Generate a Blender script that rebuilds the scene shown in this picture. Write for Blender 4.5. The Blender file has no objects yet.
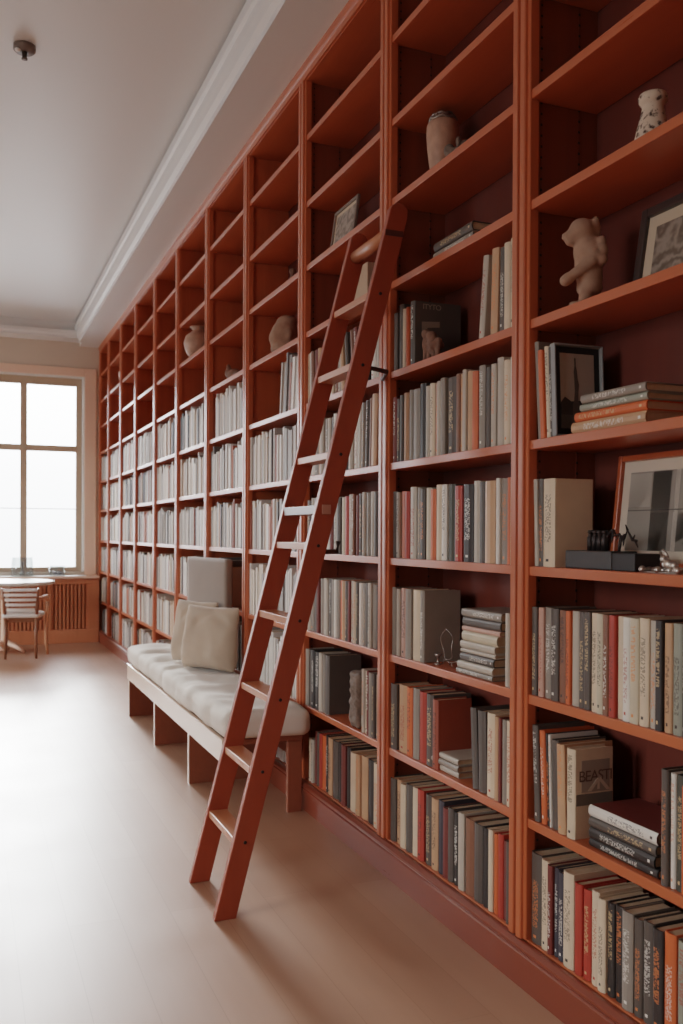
import bpy, bmesh, math, random
from mathutils import Vector, Matrix, noise
random.seed(7)
PI = math.pi
C = bpy.context.scene.collection

# ------------------------------------------------------------------ camera model (metres; bookcase face is the plane x = 0)
F_PX, YAW, ROLL, PITCH, CY = 921.418, .3877, .0047, -.0050, 538.236
EYE = Vector((-1.42405, 0, 1.24075))
fw = Vector((math.sin(YAW), math.cos(YAW), 0)); rt = Vector((math.cos(YAW), -math.sin(YAW), 0)); up = Vector((0, 0, 1))
fw, up = fw*math.cos(PITCH)+up*math.sin(PITCH), up*math.cos(PITCH)-fw*math.sin(PITCH)
rt, up = rt*math.cos(ROLL)+up*math.sin(ROLL), up*math.cos(ROLL)-rt*math.sin(ROLL)
def at(px, py, axis, val):
    r = fw+rt*((px-341.5)/F_PX)-up*((py-CY)/F_PX)
    return EYE+r*((val-EYE[axis])/r[axis])
def along(px, z, x):
    """distance along the bookcase of a photo column px at height z on the plane x"""
    y = 3.0
    for _ in range(8):
        v = Vector((x, y, z))-EYE
        py = CY-F_PX*v.dot(up)/v.dot(fw)
        y = at(px, py, 0, x).y
    return y

# ------------------------------------------------------------------ helpers
def lin(c):
    return tuple(((v/255)/12.92 if v/255 <= .04045 else ((v/255+.055)/1.055)**2.4) for v in c)+(1,)
MATS = {}
def mat(name, col=(200, 200, 200), rough=.5, spec=.5, metal=0, fn=None):
    if name in MATS: return MATS[name]
    m = bpy.data.materials.new(name); m.use_nodes = True
    nt = m.node_tree; b = nt.nodes['Principled BSDF']
    b.inputs['Base Color'].default_value = lin(col)
    b.inputs['Roughness'].default_value = rough
    b.inputs['Specular IOR Level'].default_value = spec
    b.inputs['Metallic'].default_value = metal
    if fn: fn(nt, b)
    MATS[name] = m
    return m
def N(nt, t, **k):
    n = nt.nodes.new(t)
    for a, v in k.items(): setattr(n, a, v)
    return n
def mth(nt, op, a, b=None, c=None):
    n = N(nt, 'ShaderNodeMath', operation=op)
    for i, v in enumerate((a, b, c)):
        if v is None: continue
        if isinstance(v, (int, float)): n.inputs[i].default_value = v
        else: nt.links.new(v, n.inputs[i])
    return n.outputs[0]
def mixc(nt, fac, a, b):
    n = N(nt, 'ShaderNodeMix', data_type='RGBA')
    for i, v in ((0, fac), (6, a), (7, b)):
        if isinstance(v, (int, float, tuple)): n.inputs[i].default_value = v
        else: nt.links.new(v, n.inputs[i])
    return n.outputs[2]
def wood_fn(c1, c2, axis='z', scale=1., bump=.0, r0=.24, r1=.36):
    def fn(nt, b):
        tc = N(nt, 'ShaderNodeTexCoord'); mp = N(nt, 'ShaderNodeMapping')
        s = {'x': (1.2, 26, 26), 'y': (26, 1.2, 26), 'z': (26, 26, 1.2)}[axis]
        mp.inputs['Scale'].default_value = tuple(v*scale for v in s)
        nt.links.new(tc.outputs['Object'], mp.inputs['Vector'])
        ob = N(nt, 'ShaderNodeObjectInfo')
        no = N(nt, 'ShaderNodeTexNoise', noise_dimensions='4D')
        no.inputs['Scale'].default_value = 1; no.inputs['Detail'].default_value = 5; no.inputs['Distortion'].default_value = .6
        nt.links.new(mp.outputs[0], no.inputs['Vector']); nt.links.new(mth(nt, 'MULTIPLY', ob.outputs['Random'], 40), no.inputs['W'])
        nt.links.new(mixc(nt, no.outputs[0], lin(c1), lin(c2)), b.inputs['Base Color'])
        nt.links.new(mth(nt, 'ADD', mth(nt, 'MULTIPLY', no.outputs[0], r1-r0), r0), b.inputs['Roughness'])
    return fn
def mottled_fn(c1, c2, scale, bump=.3, thr=None):
    def fn(nt, b):
        tc = N(nt, 'ShaderNodeTexCoord'); no = N(nt, 'ShaderNodeTexNoise')
        no.inputs['Scale'].default_value = scale; no.inputs['Detail'].default_value = 6
        nt.links.new(tc.outputs['Object'], no.inputs['Vector'])
        f = no.outputs[0]
        if thr is not None:
            mr = N(nt, 'ShaderNodeMapRange'); mr.inputs[1].default_value = thr-.05; mr.inputs[2].default_value = thr+.05
            nt.links.new(f, mr.inputs[0]); f = mr.outputs[0]
        nt.links.new(mixc(nt, f, lin(c1), lin(c2)), b.inputs['Base Color'])
        if bump:
            bp = N(nt, 'ShaderNodeBump'); bp.inputs['Strength'].default_value = bump; bp.inputs['Distance'].default_value = .004
            nt.links.new(no.outputs[0], bp.inputs['Height']); nt.links.new(bp.outputs[0], b.inputs['Normal'])
    return fn
def cloth_fn(c1, c2, weave=700):
    def fn(nt, b):
        tc = N(nt, 'ShaderNodeTexCoord'); no = N(nt, 'ShaderNodeTexNoise')
        no.inputs['Scale'].default_value = 9; no.inputs['Detail'].default_value = 4
        nt.links.new(tc.outputs['Object'], no.inputs['Vector'])
        nt.links.new(mixc(nt, no.outputs[0], lin(c1), lin(c2)), b.inputs['Base Color'])
        n2 = N(nt, 'ShaderNodeTexNoise'); n2.inputs['Scale'].default_value = weave
        nt.links.new(tc.outputs['Object'], n2.inputs['Vector'])
        bp = N(nt, 'ShaderNodeBump'); bp.inputs['Strength'].default_value = .25; bp.inputs['Distance'].default_value = .001
        nt.links.new(n2.outputs[0], bp.inputs['Height']); nt.links.new(bp.outputs[0], b.inputs['Normal'])
        b.inputs['Sheen Weight'].default_value = .15
    return fn

def link(name, me, parent=None, loc=None):
    o = bpy.data.objects.new(name, me); C.objects.link(o)
    if loc is not None: o.location = loc
    if parent: o.parent = parent
    return o
class MB:
    """collects shapes for ONE mesh; every shape remembers its material slot"""
    def __init__(s): s.bm = bmesh.new()
    def box(s, a, b, mi=0, bev=0):
        x0, x1 = sorted((a[0], b[0])); y0, y1 = sorted((a[1], b[1])); z0, z1 = sorted((a[2], b[2]))
        vs = [s.bm.verts.new((x, y, z)) for x in (x0, x1) for y in (y0, y1) for z in (z0, z1)]
        fs = [s.bm.faces.new([vs[i] for i in q]) for q in ((0, 1, 3, 2), (4, 6, 7, 5), (0, 4, 5, 1), (2, 3, 7, 6), (0, 2, 6, 4), (1, 5, 7, 3))]
        for f in fs: f.material_index = mi
        if bev:
            es = list({e for f in fs for e in f.edges})
            r = bmesh.ops.bevel(s.bm, geom=es, offset=bev, segments=2, affect='EDGES', profile=.5)
            for f in r['faces']: f.material_index = mi
        return vs
    def prism(s, poly, u, v, w, org, depth, mi=0):
        """extrude a 2-D polygon (in u, v) along w"""
        u, v, w, org = map(Vector, (u, v, w, org))
        a = [s.bm.verts.new(org+u*p[0]+v*p[1]) for p in poly]
        b = [s.bm.verts.new(org+u*p[0]+v*p[1]+w*depth) for p in poly]
        n = len(poly)
        fs = [s.bm.faces.new(a), s.bm.faces.new(b[::-1])]
        for i in range(n): fs.append(s.bm.faces.new((a[i], b[i], b[(i+1) % n], a[(i+1) % n])))
        for f in fs: f.material_index = mi
    def tube(s, pts, r, seg=8, mi=0, closed=False):
        pts = [Vector(p) for p in pts]; rings = []
        n = len(pts)
        for i, p in enumerate(pts):
            rr = r[i] if isinstance(r, (list, tuple)) else r
            t = (pts[(i+1) % n]-pts[i-1]) if closed else (pts[min(i+1, n-1)]-pts[max(i-1, 0)])
            t = t.normalized() if t.length > 1e-9 else Vector((0, 0, 1))
            q = Vector((0, 0, 1)) if abs(t.z) < .9 else Vector((1, 0, 0))
            a = t.cross(q).normalized(); b = t.cross(a)
            rings.append([s.bm.verts.new(p+a*math.cos(2*PI*k/seg)*rr+b*math.sin(2*PI*k/seg)*rr) for k in range(seg)])
        for i in range(n if closed else n-1):
            A, B = rings[i], rings[(i+1) % n]
            for k in range(seg):
                f = s.bm.faces.new((A[k], A[(k+1) % seg], B[(k+1) % seg], B[k])); f.smooth = True; f.material_index = mi
        if not closed:
            for R_ in (rings[0], rings[-1]):
                f = s.bm.faces.new(R_); f.material_index = mi
    def lathe(s, prof, org=(0, 0, 0), seg=28, mi=0, cap=True):
        org = Vector(org); rings = []
        for r, z in prof:
            rings.append([s.bm.verts.new(org+Vector((r*math.cos(2*PI*k/seg), r*math.sin(2*PI*k/seg), z))) for k in range(seg)])
        for A, B in zip(rings, rings[1:]):
            for k in range(seg):
                f = s.bm.faces.new((A[k], A[(k+1) % seg], B[(k+1) % seg], B[k])); f.smooth = True; f.material_index = mi
        if cap:
            for R_ in (rings[0], rings[-1]):
                f = s.bm.faces.new(R_); f.material_index = mi
    def ball(s, c, r, mi=0, rot=None, seg=14):
        m = Matrix.Translation(Vector(c)) @ (rot or Matrix.Identity(4)) @ Matrix.Diagonal((*(r if isinstance(r, tuple) else (r, r, r)), 1))
        g = bmesh.ops.create_uvsphere(s.bm, u_segments=seg, v_segments=max(6, seg//2+2), radius=1, matrix=m)
        for v in g['verts']:
            for f in v.link_faces: f.smooth = True; f.material_index = mi
    def mesh(s, name, mats):
        bmesh.ops.recalc_face_normals(s.bm, faces=s.bm.faces)
        me = bpy.data.meshes.new(name); s.bm.to_mesh(me); s.bm.free()
        for m in (mats if isinstance(mats, (list, tuple)) else [mats]): me.materials.append(m)
        return me
    def build(s, name, mats, parent=None, loc=None):
        return link(name, s.mesh(name, mats), parent, loc)
def fused(name, mb, material, voxel, parent=None, loc=None, smooth=4):
    """melt overlapping shapes into one continuous skin"""
    me = mb.mesh(name, material)
    t = bpy.data.objects.new('t', me); C.objects.link(t)
    r = t.modifiers.new('r', 'REMESH'); r.mode = 'VOXEL'; r.voxel_size = voxel; r.use_smooth_shade = True
    sm = t.modifiers.new('s', 'SMOOTH'); sm.iterations = smooth; sm.factor = .5
    dg = bpy.context.evaluated_depsgraph_get()
    m2 = bpy.data.meshes.new_from_object(t.evaluated_get(dg)); m2.name = name
    bpy.data.objects.remove(t); bpy.data.meshes.remove(me)
    if not m2.materials: m2.materials.append(material)
    return link(name, m2, parent, loc)
def thing(name, label, cat, loc=(0, 0, 0), rotz=0, group=None):
    o = bpy.data.objects.new(name, None); C.objects.link(o); o.empty_display_size = .1
    o.location = loc; o.rotation_euler = (0, 0, rotz)
    return tag(o, label, cat, group)
def tag(o, label, cat, group=None, kind=None):
    o['label'] = label; o['category'] = cat
    if group: o['group'] = group
    if kind: o['kind'] = kind
    return o
def struct(o): o['kind'] = 'structure'; return o
def rounded_box(me_name, hx, hy, hz, seg, r, fn=None, mats=None):
    """box of half sizes hx, hy, hz with a soft rounded surface on a fine grid; fn(x, y, z, n) moves each point"""
    bm = bmesh.new(); verts = {}
    nx, ny, nz = seg
    def V(i, j, k):
        if (i, j, k) not in verts:
            p = Vector(((2*i/nx-1)*hx, (2*j/ny-1)*hy, (2*k/nz-1)*hz))
            c = Vector((max(-hx+r, min(hx-r, p.x)), max(-hy+r, min(hy-r, p.y)), max(-hz+r, min(hz-r, p.z))))
            d = p-c
            n = d.normalized() if d.length > 1e-7 else Vector((0, 0, 1))
            if d.length > 1e-7: p = c+n*r
            if fn: p = fn(p, n)
            verts[(i, j, k)] = bm.verts.new(p)
        return verts[(i, j, k)]
    def quad(*q):
        f = bm.faces.new([V(*a) for a in q]); f.smooth = True
    for i in range(nx):
        for j in range(ny):
            quad((i, j, 0), (i, j+1, 0), (i+1, j+1, 0), (i+1, j, 0)); quad((i, j, nz), (i+1, j, nz), (i+1, j+1, nz), (i, j+1, nz))
    for i in range(nx):
        for k in range(nz):
            quad((i, 0, k), (i+1, 0, k), (i+1, 0, k+1), (i, 0, k+1)); quad((i, ny, k), (i, ny, k+1), (i+1, ny, k+1), (i+1, ny, k))
    for j in range(ny):
        for k in range(nz):
            quad((0, j, k), (0, j, k+1), (0, j+1, k+1), (0, j+1, k)); quad((nx, j, k), (nx, j+1, k), (nx, j+1, k+1), (nx, j, k+1))
    bmesh.ops.recalc_face_normals(bm, faces=bm.faces)
    me = bpy.data.meshes.new(me_name); bm.to_mesh(me); bm.free(); me.materials.append(mats)
    return me

# ------------------------------------------------------------------ materials
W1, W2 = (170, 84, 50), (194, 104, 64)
M_wood = mat('cabinet_wood', fn=wood_fn(W1, W2, 'z'))
M_woody = mat('cabinet_wood_lengthwise', fn=wood_fn(W1, W2, 'y'))
M_sideshade = mat('cabinet_side_shade', fn=wood_fn((120, 56, 36), (142, 70, 44), 'z', r0=.35, r1=.5))  # darkened copy of the cabinet wood, shade painted into the near bays
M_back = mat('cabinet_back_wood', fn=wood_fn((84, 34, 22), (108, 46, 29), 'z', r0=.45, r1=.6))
M_ladder = mat('ladder_wood', fn=wood_fn((138, 58, 36), (160, 74, 46), 'z', r0=.32, r1=.45))
M_rung = mat('rung_wood', fn=wood_fn((176, 106, 70), (196, 128, 90), 'y', r0=.3, r1=.45))
M_bench = mat('bench_wood', fn=wood_fn((126, 70, 50), (148, 86, 62), 'y', r0=.3, r1=.42))
M_trimwood = mat('window_wood_bloom', fn=wood_fn((242, 204, 180), (246, 212, 190), 'z', r0=.35, r1=.5))  # wood paled so its colour carries the bloom around the window
M_sash = mat('sash_wood_bloom', fn=wood_fn((188, 164, 140), (200, 176, 152), 'z', r0=.4, r1=.5))  # sash tone raised, window bloom included in the colour
M_radi = mat('radiator_wood', fn=wood_fn((190, 118, 82), (206, 134, 96), 'z', r0=.35, r1=.5))
M_dark = mat('dark_metal', (48, 38, 36), .45, .5, .6)
M_silver = mat('silver_metal', (190, 180, 170), .3, .5, .9)
M_wire = mat('wire_metal', (150, 140, 132), .35, .5, .8)
M_ceil = mat('ceiling_paint', (226, 227, 226), .42, .5)
M_wall = mat('wall_paint', (214, 200, 184), .85, .2)
M_white = mat('white_paint', (232, 230, 226), .5, .4)
M_cush = mat('linen_cushion', rough=.9, spec=.2, fn=cloth_fn((222, 214, 202), (206, 196, 184)))
M_pillow = mat('linen_pillow', rough=.9, spec=.2, fn=cloth_fn((190, 170, 150), (174, 155, 136)))
M_pad = mat("grey_upholstery", rough=.75, spec=.3, fn=cloth_fn((134, 115, 100), (122, 104, 91), 400))
M_page = mat('book_pages', rough=.9, spec=.1, fn=mottled_fn((214, 190, 160), (190, 164, 134), 60, 0))
M_stone = mat('pale_stone', rough=.85, spec=.2, fn=mottled_fn((180, 146, 124), (146, 112, 92), 40, .5))
M_plaster = mat('white_ceramic', rough=.5, fn=mottled_fn((226, 216, 200), (196, 184, 168), 20, .2))
M_urn = mat('pierced_ceramic', rough=.7, fn=mottled_fn((70, 50, 42), (214, 192, 170), 55, .5, .42))
M_vase = mat('ribbed_stoneware', rough=.5, fn=mottled_fn((206, 162, 136), (150, 112, 92), 30, .4))
M_rock = mat('rough_grey_stone', rough=.9, fn=mottled_fn((150, 130, 115), (72, 60, 52), 90, .8))
M_brown = mat('brown_clay', rough=.8, fn=mottled_fn((150, 110, 88), (92, 62, 50), 60, .5))
M_box = mat('black_tray', (46, 42, 41), .5)

def floor_fn(nt, b):
    tc = N(nt, 'ShaderNodeTexCoord')
    mp = N(nt, 'ShaderNodeMapping'); mp.inputs['Rotation'].default_value = (0, 0, PI/2)
    nt.links.new(tc.outputs['Object'], mp.inputs['Vector'])
    br = N(nt, 'ShaderNodeTexBrick'); br.offset = .37
    br.inputs['Scale'].default_value = 1; br.inputs['Brick Width'].default_value = 1.5; br.inputs['Row Height'].default_value = .16
    br.inputs['Mortar Size'].default_value = .0012
    br.inputs['Color1'].default_value = lin((182, 139, 112)); br.inputs['Color2'].default_value = lin((174, 130, 103)); br.inputs['Mortar'].default_value = lin((162, 118, 92))
    nt.links.new(mp.outputs[0], br.inputs['Vector'])
    m2 = N(nt, 'ShaderNodeMapping'); m2.inputs['Scale'].default_value = (18, 1.4, 1)
    nt.links.new(tc.outputs['Object'], m2.inputs['Vector'])
    no = N(nt, 'ShaderNodeTexNoise'); no.inputs['Scale'].default_value = 1; no.inputs['Detail'].default_value = 5
    nt.links.new(m2.outputs[0], no.inputs['Vector'])
    n3 = N(nt, 'ShaderNodeTexNoise'); n3.inputs['Scale'].default_value = 3; n3.inputs['Detail'].default_value = 4
    nt.links.new(tc.outputs['Object'], n3.inputs['Vector'])
    g = mixc(nt, mth(nt, 'MULTIPLY', no.outputs[0], .35), br.outputs[0], lin((140, 94, 70)))
    nt.links.new(g, b.inputs['Base Color'])
    nt.links.new(mth(nt, 'ADD', mth(nt, 'MULTIPLY', n3.outputs[0], .12), .32), b.inputs['Roughness'])
M_floor = mat('oak_floor', rough=.4, spec=.7, fn=floor_fn)

def pane_material():
    m = bpy.data.materials.new('window_glass'); m.use_nodes = True; nt = m.node_tree; nt.nodes.clear()
    o = N(nt, 'ShaderNodeOutputMaterial'); mx = N(nt, 'ShaderNodeMixShader')
    t = N(nt, 'ShaderNodeBsdfTransparent'); t.inputs[0].default_value = (.95, .97, .98, 1)
    g = N(nt, 'ShaderNodeBsdfGlossy'); g.inputs['Roughness'].default_value = .03
    fr = N(nt, 'ShaderNodeFresnel'); fr.inputs[0].default_value = 1.45
    nt.links.new(fr.outputs[0], mx.inputs[0]); nt.links.new(t.outputs[0], mx.inputs[1]); nt.links.new(g.outputs[0], mx.inputs[2])
    nt.links.new(mx.outputs[0], o.inputs[0])
    return m
M_glass = pane_material()
def clear_fn(nt, b):
    b.inputs['Transmission Weight'].default_value = 1; b.inputs['IOR'].default_value = 1.3
def vessel_material():
    m = bpy.data.materials.new('thin_clear_glass'); m.use_nodes = True; nt = m.node_tree; nt.nodes.clear()
    o = N(nt, 'ShaderNodeOutputMaterial'); mx = N(nt, 'ShaderNodeMixShader'); t = N(nt, 'ShaderNodeBsdfTransparent'); t.inputs[0].default_value = (.9, .92, .92, 1)
    g_ = N(nt, 'ShaderNodeBsdfGlossy'); g_.inputs['Roughness'].default_value = .08
    lw = N(nt, 'ShaderNodeLayerWeight'); lw.inputs[0].default_value = .25
    nt.links.new(mth(nt, 'ADD', mth(nt, 'MULTIPLY', lw.outputs['Facing'], .35), .05), mx.inputs[0]); nt.links.new(t.outputs[0], mx.inputs[1]); nt.links.new(g_.outputs[0], mx.inputs[2]); nt.links.new(mx.outputs[0], o.inputs[0])
    return m
M_vessel = vessel_material()
M_clear = mat('clear_glass', (240, 244, 244), .02, fn=clear_fn)

# ------------------------------------------------------------------ room shell
XL, YF, YB, ZC = -6.0, -2.6, 10.864, 3.58
ZS = 3.36                                   # underside of the lowered ceiling border
b = MB(); b.box((XL-.3, YF-.3, -.12), (.6, YB+.4, 0)); struct(b.build('floor', M_floor))
def wall_holes(name, fixed, axis, u0, u1, z0, z1, holes, t, m):
    us = sorted({u0, u1, *[h[0] for h in holes], *[h[1] for h in holes]}); zs = sorted({z0, z1, *[h[2] for h in holes], *[h[3] for h in holes]})
    w = MB()
    for a, c in zip(us, us[1:]):
        for d, e in zip(zs, zs[1:]):
            if any(h[0] <= (a+c)/2 <= h[1] and h[2] <= (d+e)/2 <= h[3] for h in holes): continue
            if axis == 'y': w.box((a, fixed, d), (c, fixed+t, e))
            else: w.box((fixed, a, d), (fixed+t, c, e))
    return struct(w.build(name, m))
WZ0, WZ1 = .79, 3.02
FARW = [(-1.47, -.16), (-3.25, -1.94), (-5.03, -3.72)]
LEFT_FILLW = [(7.6, 10.2), (.4, 2.5)]  # unseen left windows, added and sized to light shelf fronts and covers
wall_holes('wall_back', YB, 'y', XL-.3, .6, 0, 3.8, [(a, c, WZ0, WZ1) for a, c in FARW], .32, M_wall)
wall_holes('wall_left', XL-.3, 'x', YF, YB, 0, 3.8, [(a, c, WZ0, WZ1) for a, c in LEFT_FILLW], .3, M_wall)
b = MB(); b.box((.27, YF, 0), (.5, YB, 3.8)); struct(b.build('wall_right', M_wall))
b = MB(); b.box((XL-.3, YF-.3, 0), (.6, YF, 3.8)); struct(b.build('wall_front', M_wall))
b = MB(); b.box((XL-.3, YF-.3, ZC), (.6, YB+.4, ZC+.2)); struct(b.build('ceiling', M_ceil))
SW = .22                                      # width of the lowered border
b = MB(); b.box((-SW, YF, ZS), (.27, YB, ZC)); b.box((XL, YB-.22, ZS+.04), (-SW, YB, ZC))
struct(b.build('trim_1', M_ceil))
b = MB()                                      # stepped plaster moulding at the edge of the border
b.prism([(0, 0), (-.03, 0), (-.03, .03), (-.055, .045), (-.065, .09), (-.065, .13), (-.08, .14), (-.08, .19), (0, .19)], (1, 0, 0), (0, 0, 1), (0, 1, 0), (-SW, YF, ZS), YB-.22-YF)
b.prism([(0, 0), (-.03, 0), (-.03, .02), (-.05, .04), (-.06, .075), (0, .075)], (0, 1, 0), (0, 0, 1), (1, 0, 0), (XL, YB-.22, ZS+.04), -SW-XL-.01)
struct(b.build('trim_2', M_ceil))
b = MB(); b.box((XL, YF, 0), (XL+.02, YB, .12)); struct(b.build('baseboard_left', M_trimwood))
b = MB(); b.box((XL+.02, YF, 0), (.27, YF+.02, .12)); struct(b.build('baseboard_front', M_trimwood))

def window(n, plane, a, c, axis):
    """timber window: frame, a cross of mullion and transom, panes"""
    def P(u, d, z):                           # u along the wall, d into the wall
        return (u, plane+d, z) if axis == 'y' else (plane-d, u, z)
    z0, z1 = WZ0, WZ1
    root = bpy.data.objects.new('window_%d' % n, None); C.objects.link(root); struct(root); root.location = P((a+c)/2, 0, z0)
    def add(name, bx, m, bev=0):
        w = MB()
        for p, q in bx: w.box(P(*p), P(*q), 0, bev)
        o = w.build(name, m); o.parent = root; o.matrix_parent_inverse = Matrix.Translation(root.location).inverted(); return o
    d0, d1 = .13, .19
    f = .065; mid = (a+c)/2
    add('frame', [((a+.02, d0, z0), (a+.02+f, d1, z1)), ((c-.02-f, d0, z0), (c-.02, d1, z1)), ((a+.02+f, d0+.001, z1-.10), (c-.02-f, d1-.001, z1)), ((a+.02+f, d0+.001, z0), (c-.02-f, d1-.001, z0+.055))], M_sash, .004)
    add('mullion', [((mid-.037, d0-.01, z0+.05), (mid+.037, d1, z1-.1))], M_sash, .004)
    add('transom', [((a+.08, d0-.005, 2.165), (c-.08, d1, 2.235))], M_sash, .004)
    add('glazing_bar', [((a+.08, d0+.03, 1.505), (c-.08, d0+.045, 1.515))], M_sash)
    add('pane', [((a+.08, d0+.03, z0+.05), (c-.08, d0+.034, z1-.09))], M_glass)
    add('reveal', [((c-.02, 0, z0), (c, d1+.1, z1)), ((a, 0, z0), (a+.02, d1+.1, z1)), ((a, 0, z1-.012), (c, d1+.1, z1))], M_white)
    e = .018
    add('casing', [((c-.005, -e, z0-.04), (c+.125, 0, z1+.09)), ((a-.125, -e, z0-.04), (a+.005, 0, z1+.09)), ((a+.005, -e, z1-.005), (c-.005, 0, z1+.09))], M_trimwood, .004)
    add('sill', [((a-.14, -.21, z0-.065), (c+.14 if c < -.5 else -.02, d1, z0-.04))], M_trimwood, .004)
    add('sill_top', [((a+.002, -.205, z0-.04), (c-.002, d0, z0-.034))], M_white)
    return root
for i, (a, c) in enumerate(FARW): window(i+1, YB, a, c, 'y')
for i, (a, c) in enumerate(LEFT_FILLW): window(i+4, XL, a, c, 'x')

# timber radiator cover below the window
t = thing('radiator_cover', 'wooden radiator cover with vertical slats below the tall window', 'radiator cover', (-.9, YB-.09, 0))
def loc(o, root): o.parent = root; o.matrix_parent_inverse = Matrix.Translation(root.location).inverted(); return o
xa, xb, yf = -1.75, -.02, YB-.17
b = MB(); b.box((xa, yf+.02, .72), (xb, YB-.005, .725)); b.box((xa, yf, .66), (xb, YB-.005, .72), 0, .004); b.box((xb-.12, yf, .15), (xb, YB-.005, .66)); b.box((xa, yf, .15), (xa+.1, YB-.005, .66)); b.box((xb-.56, yf, .15), (xb-.52, YB-.02, .66))
loc(b.build('cover_frame', M_radi), t)
b = MB()
x = xa+.12
while x < xb-.13:
    if not (xb-.58 < x < xb-.52): b.box((x, yf+.012, .15), (x+.024, yf+.03, .66))
    x += .042
loc(b.build('slat_grille', M_radi), t)
b = MB(); b.box((xa, yf+.05, .12), (xb, YB-.03, .66)); loc(b.build('inner_panel', mat('radiator_shadow', (176, 104, 70), .7)), t)
b = MB(); b.box((xa, yf-.008, 0), (xb, YB-.005, .15), 0, .006); loc(b.build('base_rail', M_radi), t)

# ------------------------------------------------------------------ bookcase
ST = [1.26, 2.187, 3.083, 3.988, 4.895, 5.778, 6.673, 7.530, 8.440, 9.300, 10.140, 10.855]   # stile centres, near to far
ROW = [.127, .462, .802, 1.154, 1.499, 1.830, 2.156, 2.459, 2.748, 3.051]                       # shelf tops
ZT, DEP, TH, HS = 3.300, .235, .026, .044
ORD = ['rightmost', 'second from right', 'third from right', 'fourth from right', 'fifth from right', 'sixth from right', 'seventh from right', 'eighth from right', 'ninth from right', 'tenth from right', 'leftmost']
def hole_fn(nt, b):
    tc = N(nt, 'ShaderNodeTexCoord'); s = N(nt, 'ShaderNodeSeparateXYZ'); nt.links.new(tc.outputs['Object'], s.inputs[0])
    fr = mth(nt, 'FRACT', mth(nt, 'MULTIPLY', s.outputs[2], 1/.03))
    k = mth(nt, 'LESS_THAN', fr, .22)
    nt.links.new(mixc(nt, k, lin((118, 54, 35)), lin((30, 14, 10))), b.inputs['Base Color'])
M_pin = mat('peg_strip', rough=.5, fn=hole_fn)
for i in range(11):
    y0, y1 = ST[i], ST[i+1]
    lab = ('red-brown wooden bookcase bay, %s' % ORD[i])
    extra = {0: ', cut off by the photo edge', 1: ', with a stoneware vase high up', 2: ', behind the leaning ladder', 3: ', above the near end of the bench', 4: ', behind the cushions on the bench', 5: ', beside the grey backrest pad', 10: ', beside the window wall'}.get(i, '')
    T = thing('bookcase_bay', lab+extra, 'bookcase', (0, (y0+y1)/2, 0), 0, 'bays of the long bookcase')
    cy = (y0+y1)/2
    def L(o): return loc(o, T)
    for s_, yy in ((1, y0), (-1, y1)):
        b = MB(); b.box((.004, yy+s_*.001, .1), (DEP, yy+s_*.030, ZT)); L(b.build('side_panel', M_sideshade if i < 3 else M_wood))
        # face stile with two raised beads
        a_ = yy+s_*.0015; h_ = HS-.0015
        pr = [(0, .03), (.03, .006), (.10, -.005), (.16, -.007), (.60, -.007), (.68, -.004), (.70, .002), (.97, .003), (1, .006), (1, .03)]
        b = MB(); b.prism([(p[0]*h_, p[1]) for p in pr], (0, s_, 0), (1, 0, 0), (0, 0, 1), (0, a_, .127), ZT-.127+.02)
        L(b.build('face_stile', M_wood))
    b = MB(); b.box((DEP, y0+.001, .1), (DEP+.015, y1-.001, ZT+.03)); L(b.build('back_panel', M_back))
    b = MB(); b.box((.004, y0+.03, ZT-.004), (DEP, y1-.03, ZT+.03)); L(b.build('top_board', M_woody))
    for z in ROW:
        b = MB(); b.box((.008, y0+.032, z-TH), (DEP-.002, y1-.032, z), 0, .002); L(b.build('shelf', M_woody))
    if i < 3:
        for s_, yy in ((1, y0+.030), (-1, y1-.030)):
            for xx in (.045, .17):
                b = MB(); b.box((xx, yy, .14), (xx+.006, yy+s_*.0012, ZT-.01)); L(b.build('peg_strip', M_pin))
b = MB()   # plinth with stepped top moulding
b.prism([(.0, 0), (-.014, 0), (-.014, .082), (-.024, .086), (-.024, .098), (-.018, .103), (-.024, .110), (-.024, .118), (-.010, .125), (.0, .1255)], (1, 0, 0), (0, 0, 1), (0, 1, 0), (.0, ST[0]-.05, 0), YB-.012-ST[0]+.04)
struct(b.build('trim_3', mat('plinth_wood_shade', fn=wood_fn((112, 52, 36), (132, 66, 46), 'y'))))  # wood darkened to carry the shade low on the bookcase
b = MB()   # crown fascia
b.prism([(.02, 0), (-.006, 0), (-.008, .02), (-.014, .03), (-.018, .045), (-.018, .0595), (.02, .0595)], (1, 0, 0), (0, 0, 1), (0, 1, 0), (0, ST[0]-.05, ZT+.0005), YB-.012-ST[0]+.04)
struct(b.build('trim_4', M_woody))
# ------------------------------------------------------------------ books
PAL = {  # albedo and plain words
 'c': ((216, 194, 166), 'cream'), 'w': ((226, 220, 208), 'white'), 'l': ((184, 172, 156), 'light grey'), 'g': ((140, 129, 117), 'grey'),
 'd': ((84, 75, 68), 'dark grey'), 'k': ((48, 42, 39), 'black'), 'n': ((62, 59, 66), 'dark navy'), 'o': ((206, 98, 52), 'orange'),
 'r': ((170, 60, 44), 'red'), 'q': ((150, 72, 50), 'rust red'), 'm': ((112, 50, 42), 'maroon'), 't': ((194, 150, 114), 'tan'), 'b': ((128, 84, 62), 'brown'),
 'p': ((196, 150, 132), 'dusty pink'), 'e': ((146, 146, 130), 'grey-green'), 'f': ((70, 70, 60), 'dark green'), 'y': ((200, 186, 160), 'beige')}
INK = {'w': (228, 222, 210), 'o': (222, 128, 70), 'k': (52, 42, 38), 'r': (170, 60, 40), 't': (208, 176, 130)}
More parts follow.
